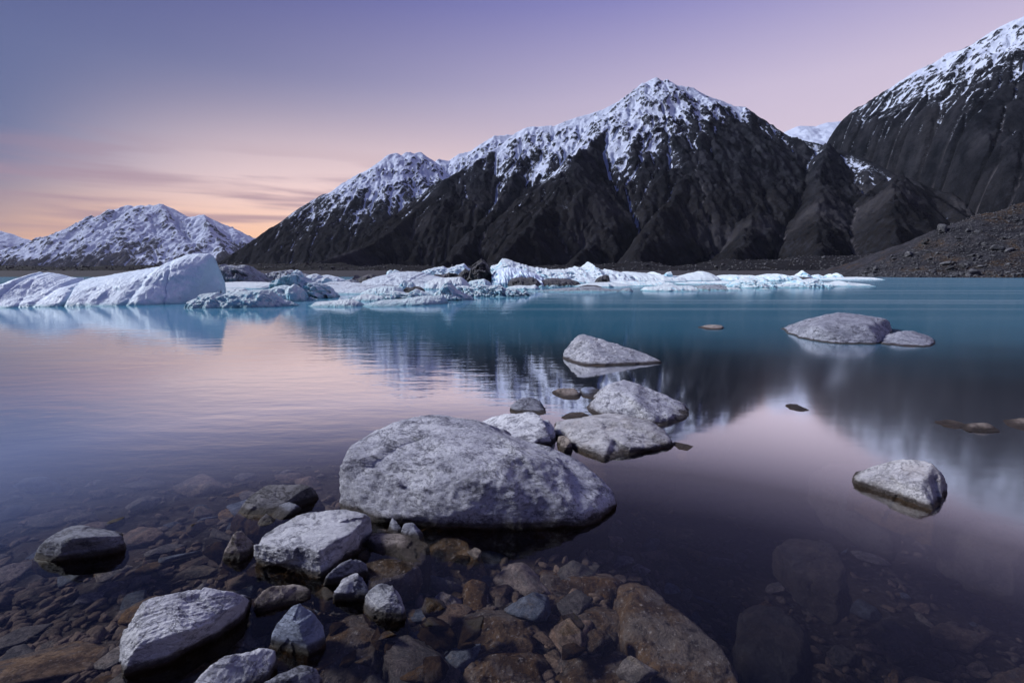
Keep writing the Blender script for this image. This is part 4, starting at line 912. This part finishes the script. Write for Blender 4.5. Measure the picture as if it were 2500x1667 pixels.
rock('round rusty sunken stone at the bottom right of the largest slab', A_RUST, [(933,1630),(959,1602),(1002,1606),(1023,1636),(1012,1662),(950,1668)], zb=-0.130, rise=0.05, k=0.1, group=GW)
rock('olive brown sunken rock at the bottom edge', A_RUST, [(1130,1650),(1160,1620),(1212,1601),(1318,1601),(1342,1630),(1338,1670),(1240,1700),(1150,1690)], zb=-0.120, rise=0.05, k=0.1, sub=6, group=GW)
rock('brown spotted sunken rock at the bottom edge left of the big wedge', A_RUST, [(1348,1655),(1406,1608),(1508,1612),(1576,1636),(1615,1680),(1500,1720),(1380,1710)], zb=-0.130, rise=0.05, k=0.1, sub=6, group=GW)
rock('dim rounded boulder deep under water right of the big wedge', A_DEEP, [(1800,1565),(1830,1510),(1864,1488),(1919,1492),(1960,1532),(1975,1597),(1930,1680),(1840,1690)], zb=-0.42, rise=0.05, k=0.1, sub=6, group=GW)
rock('flat reddish sunken rock at the right edge under clear water', A_DEEP, [(2290,1285),(2332,1267),(2420,1272),(2520,1290),(2560,1330),(2480,1378),(2400,1360)], zb=-0.150, rise=0.05, k=0.1, sub=6, group=GW)
rock('dim long sunken boulder left of the pale lone boulder', A_DEEP, [(1895,1330),(1970,1320),(2030,1324),(2058,1372),(2070,1420),(2038,1442),(1960,1400)], zb=-0.290, rise=0.05, k=0.1, sub=6, group=GW)
rock('brown sunken shelf right of the pyramid shaped rock', A_DEEP, [(1640,1010),(1660,985),(1740,985),(1790,1010),(1760,1045),(1690,1060),(1640,1050)], zb=-0.110, rise=0.05, k=0.1, sub=5, group=GW)
rock('sunken reddish rock around the foot of the pale lone boulder', A_DEEP, [(1990,1150),(2060,1132),(2140,1140),(2190,1230),(2170,1260),(2090,1230),(2020,1190)], zb=-0.150, rise=0.05, k=0.1, sub=5, group=GW)

# ------------------------------------------------------------------ stones of the lake bed
def stone_mesh(seed, sub=2, flat=0.42):
    r = np.random.RandomState(seed)
    pts = r.normal(size=(10, 3)); pts /= np.linalg.norm(pts, axis=1)[:, None]
    pts *= np.array([1.0, r.uniform(0.5, 0.85), flat*r.uniform(0.7, 1.3)])*0.5
    P, f = body(pts, sub, 26, seed, 0.04, 0, fine=0.012, chip=0.05, nf=4)
    return P, f
STONES = []
for s_ in range(14):
    P, f = stone_mesh(300+s_, 4)
    STONES.append((P, f))
mats = [A_BROWN, A_UMBER, A_UMBER, A_SLATE]
PROTO = {}
cnt = 0
occupied = []
r = np.random.RandomState(21)
tries = 0
MARKS = [(195,1315,'the dark low rock'), (440,1530,'the long white slab'), (680,1220,'the dark flat topped rock'), (760,1320,'the bright angular block'), (725,1535,'the bell shaped stone'), (850,1600,'the largest brown slab'), (1170,1180,'the huge boulder'), (1120,1360,'the long orange brown stone'), (1200,1560,'the wide rusty boulder'), (1440,1540,'the dark brown boulder'), (1650,1560,'the big brown wedge'), (1890,1580,'the dim rounded boulder'), (2200,1185,'the pale lone boulder'), (2400,1320,'the flat reddish rock'), (570,1335,'the tan pointed stone'), (150,1560,'the bottom left corner'), (2350,1560,'the bottom right corner')]
while cnt < 290 and tries < 9000:
    tries += 1
    px_, py_ = r.uniform(-60, 2560), r.uniform(1090, 1720)
    wgt_ = 1.0 if px_ < 1300 else 0.55
    if r.rand() > wgt_: continue
    q = onplane(px_, py_, -0.16)
    size = r.choice([0.11, 0.15, 0.20, 0.26, 0.34], p=[0.20, 0.30, 0.27, 0.16, 0.07])*r.uniform(0.85, 1.2)
    if any((q[0]-a)**2+(q[1]-b)**2 < (0.25*(size+c))**2 for a, b, c in occupied): continue
    occupied.append((q[0], q[1], size))
    mi = int(r.choice(4, p=[0.36, 0.24, 0.18, 0.22])); si = int(r.randint(14))
    if (mi, si) not in PROTO:
        P, f = STONES[si]
        o = mesh_obj('lake_stone', P, f, mats[mi]); PROTO[(mi, si)] = o
    else:
        o = PROTO[(mi, si)].copy(); COL.objects.link(o)
    o.scale = (size*r.uniform(0.9, 1.25), size, size*r.uniform(0.55, 0.95))
    zb_ = float(bed(np.array([q[0]]), np.array([q[1]]))[0])
    o.location = (q[0], q[1], zb_ + 0.10*size)
    o.rotation_euler = (r.normal()*0.16, r.normal()*0.16, math.radians(25)+r.normal()*0.5)
    near_ = min(MARKS, key=lambda m_: (m_[0]-px_)**2 + ((m_[1]-py_)*1.3)**2)
    sw = 'small' if size < 0.12 else ('middling' if size < 0.2 else 'big')
    tn = ('rusty brown', 'dull reddish', 'dull reddish', 'blue grey')[mi]
    tag(o, '%s %s stone on the lake bed %s %s' % (sw, tn, 'left of' if px_ < near_[0] else 'right of', near_[2]), 'stone', 'stones on the lake bed around ' + near_[2])
    cnt += 1
r2_ = np.random.RandomState(64)
WM = [(R_TAN, 'brownish'), (R_GREY, 'dark grey'), (A_RUST, 'rusty'), (A_UMBER, 'reddish brown'), (R_DARK, 'blackish')]
wp = {}
for i in range(46):
    px_, py_ = (r2_.uniform(470, 1180), r2_.uniform(1270, 1650)) if i < 38 else (r2_.uniform(1050, 1560), r2_.uniform(1480, 1650))
    size = r2_.uniform(0.07, 0.17); q = onplane(px_, py_, 0.0)
    mi = int(r2_.choice(5, p=[0.22, 0.16, 0.28, 0.22, 0.12])); si = int(r2_.randint(14))
    if (mi, si) not in wp:
        P, f = STONES[si]; o = mesh_obj('wet_stone', P, f, WM[mi][0]); wp[(mi, si)] = o
    else:
        o = wp[(mi, si)].copy(); COL.objects.link(o)
    o.scale = (size*1.15, size, size*1.25); o.location = (q[0], q[1], -0.22*size + r2_.uniform(-0.03, 0.012))
    o.rotation_euler = (r2_.normal()*0.3, r2_.normal()*0.3, r2_.uniform(0, 6.28))
    nm = min(MARKS, key=lambda m_: (m_[0]-px_)**2 + ((m_[1]-py_)*1.3)**2)
    tag(o, '%s %s wet stone at the water surface %s %s' % ('small' if size < 0.12 else 'larger', WM[mi][1], 'left of' if px_ < nm[0] else 'right of', nm[2]), 'stone', 'wet stones between the foreground rocks')
def scatter_stuff(name, n_, place, mat, variants, label=None):
    VV, FF = [], []; base_ = 0
    for i in range(n_):
        loc_, s_, rot = place(i)
        P, f = variants[i % len(variants)]
        R_ = np.array(Matrix.Rotation(rot[2], 3, 'Z') @ Matrix.Rotation(rot[0], 3, 'X') @ Matrix.Rotation(rot[1], 3, 'Y'))
        VV.append((P*s_)@R_.T + loc_); FF.append(f+base_); base_ += len(P)
    o = mesh_obj(name, np.concatenate(VV), np.concatenate(FF), mat)
    return tag(o, kind='stuff')
def pl(i):
    px_, py_ = r.uniform(-200, 2700), 1040+r.beta(1.3, 1.0)*740
    q = onplane(px_, py_, -0.18); s_ = r.uniform(0.035, 0.12)
    z_ = float(bed(np.array([q[0]]), np.array([q[1]]))[0])
    return np.array((q[0], q[1], z_+0.012)), s_, (r.normal()*0.3, r.normal()*0.3, r.uniform(0, 6.28))
scatter_stuff('gravel', 3600, pl, A_GRIT, [stone_mesh(500+i, 2) for i in range(10)])

# ------------------------------------------------------------------ boulders on the moraine
def mor_mat():
    m, t, out = new_mat('moraine_boulder_rock')
    oi = t.node('ShaderNodeObjectInfo'); v = t.node('ShaderNodeNewGeometry').outputs['Position']
    n1 = t.noise(v, 0.8, 5, 0.7)
    col = t.mix(t.smooth(n1, 0.35, 0.65), (0.032,0.032,0.038,1), (0.10,0.10,0.108,1))
    rr = t.node('ShaderNodeMapRange'); t.set(rr, 0, oi.outputs['Random']); t.set(rr, 3, 0.6); t.set(rr, 4, 1.5)
    pbsdf(t, out, t.mix(1.0, col, rr.outputs[0], 'MULTIPLY'), 0.9, bump(t, n1, 0.7, 0.4), 0.2)
    return m
M_MB = mor_mat()
flatM = MV[:, 2:78, :].reshape(-1, 3)
vis = flatM[(flatM[:,2] > 0.1) & (flatM[:,0] < 235) & (flatM[:,0] > 108)]
bst = [stone_mesh(700+i, 3, 0.62) for i in range(10)]
protos = [mesh_obj('moraine_boulder', *bst[i], M_MB) for i in range(10)]
r = np.random.RandomState(5)
wts = 1/(1+np.abs(vis[:,2])*0.10); wts /= wts.sum()
pick = vis[r.choice(len(vis), 300, replace=False, p=wts)]
for i, q in enumerate(pick):
    o = protos[i] if i < 10 else protos[i % 10].copy()
    if i >= 10: COL.objects.link(o)
    s_ = r.choice([1.2, 1.8, 2.8, 4.6], p=[0.40, 0.34, 0.20, 0.06])*r.uniform(0.8, 1.25)
    o.scale = (s_, s_, s_*0.9); o.location = (q[0], q[1], q[2]+0.12*s_)
    o.rotation_euler = (r.normal()*0.35, r.normal()*0.35, r.uniform(0, 6.28))
    zn = 'at the waterline foot of' if q[2] < 2.5 else ('on the lower part of' if q[2] < 8 else ('halfway up' if q[2] < 15 else 'high on'))
    sw = 'small' if s_ < 1.6 else ('middling' if s_ < 2.6 else 'big')
    xn = 'left end' if q[0] < 135 else ('middle' if q[0] < 165 else 'right end')
    tag(o, '%s grey boulder %s the moraine slope, %s' % (sw, zn, xn), 'boulder', 'boulders %s the moraine slope' % zn)
def pm(i):
    q = vis[r.randint(len(vis))] + r.normal(size=3)*np.array((0.6, 0.6, 0.0))
    s_ = r.uniform(0.35, 1.0); return q+np.array((0, 0, 0.1*s_)), s_, (r.normal()*0.4, r.normal()*0.4, r.uniform(0, 6.28))
scatter_stuff('moraine_rubble', 8000, pm, M_MB, [stone_mesh(800+i, 1, 0.7) for i in range(6)])

bk = BV[:, 4:50, :].reshape(-1, 3); bk = bk[(bk[:,2] > 0.3) & (np.abs(bk[:,0]) < 420)]
def pb(i):
    q = bk[r.randint(len(bk))] + r.normal(size=3)*np.array((1.0, 1.5, 0.0))
    s_ = r.uniform(0.8, 2.4)*(1.8 if r.rand() < 0.06 else 1); return q+np.array((0, 0, 0.1*s_)), s_, (r.normal()*0.4, r.normal()*0.4, r.uniform(0, 6.28))
scatter_stuff('bank_rubble', 5000, pb, M_MB, [stone_mesh(830+i, 1, 0.7) for i in range(6)])

# ------------------------------------------------------------------ air
def haze_mat():
    m, t, out = new_mat('valley_air')
    v_ = t.node('ShaderNodeVolumePrincipled')
    t.set(v_, 'Color', (0.74,0.80,0.95,1)); t.set(v_, 'Density', 0.8e-5); t.set(v_, 'Anisotropy', 0.0)
    t.set(out, 1, v_.outputs[0])
    return m
v, f = box(-23000, 18500, -1500, 18500, -14, 3600)
tag(mesh_obj('haze', v, f, haze_mat(), smooth=False), kind='stuff')
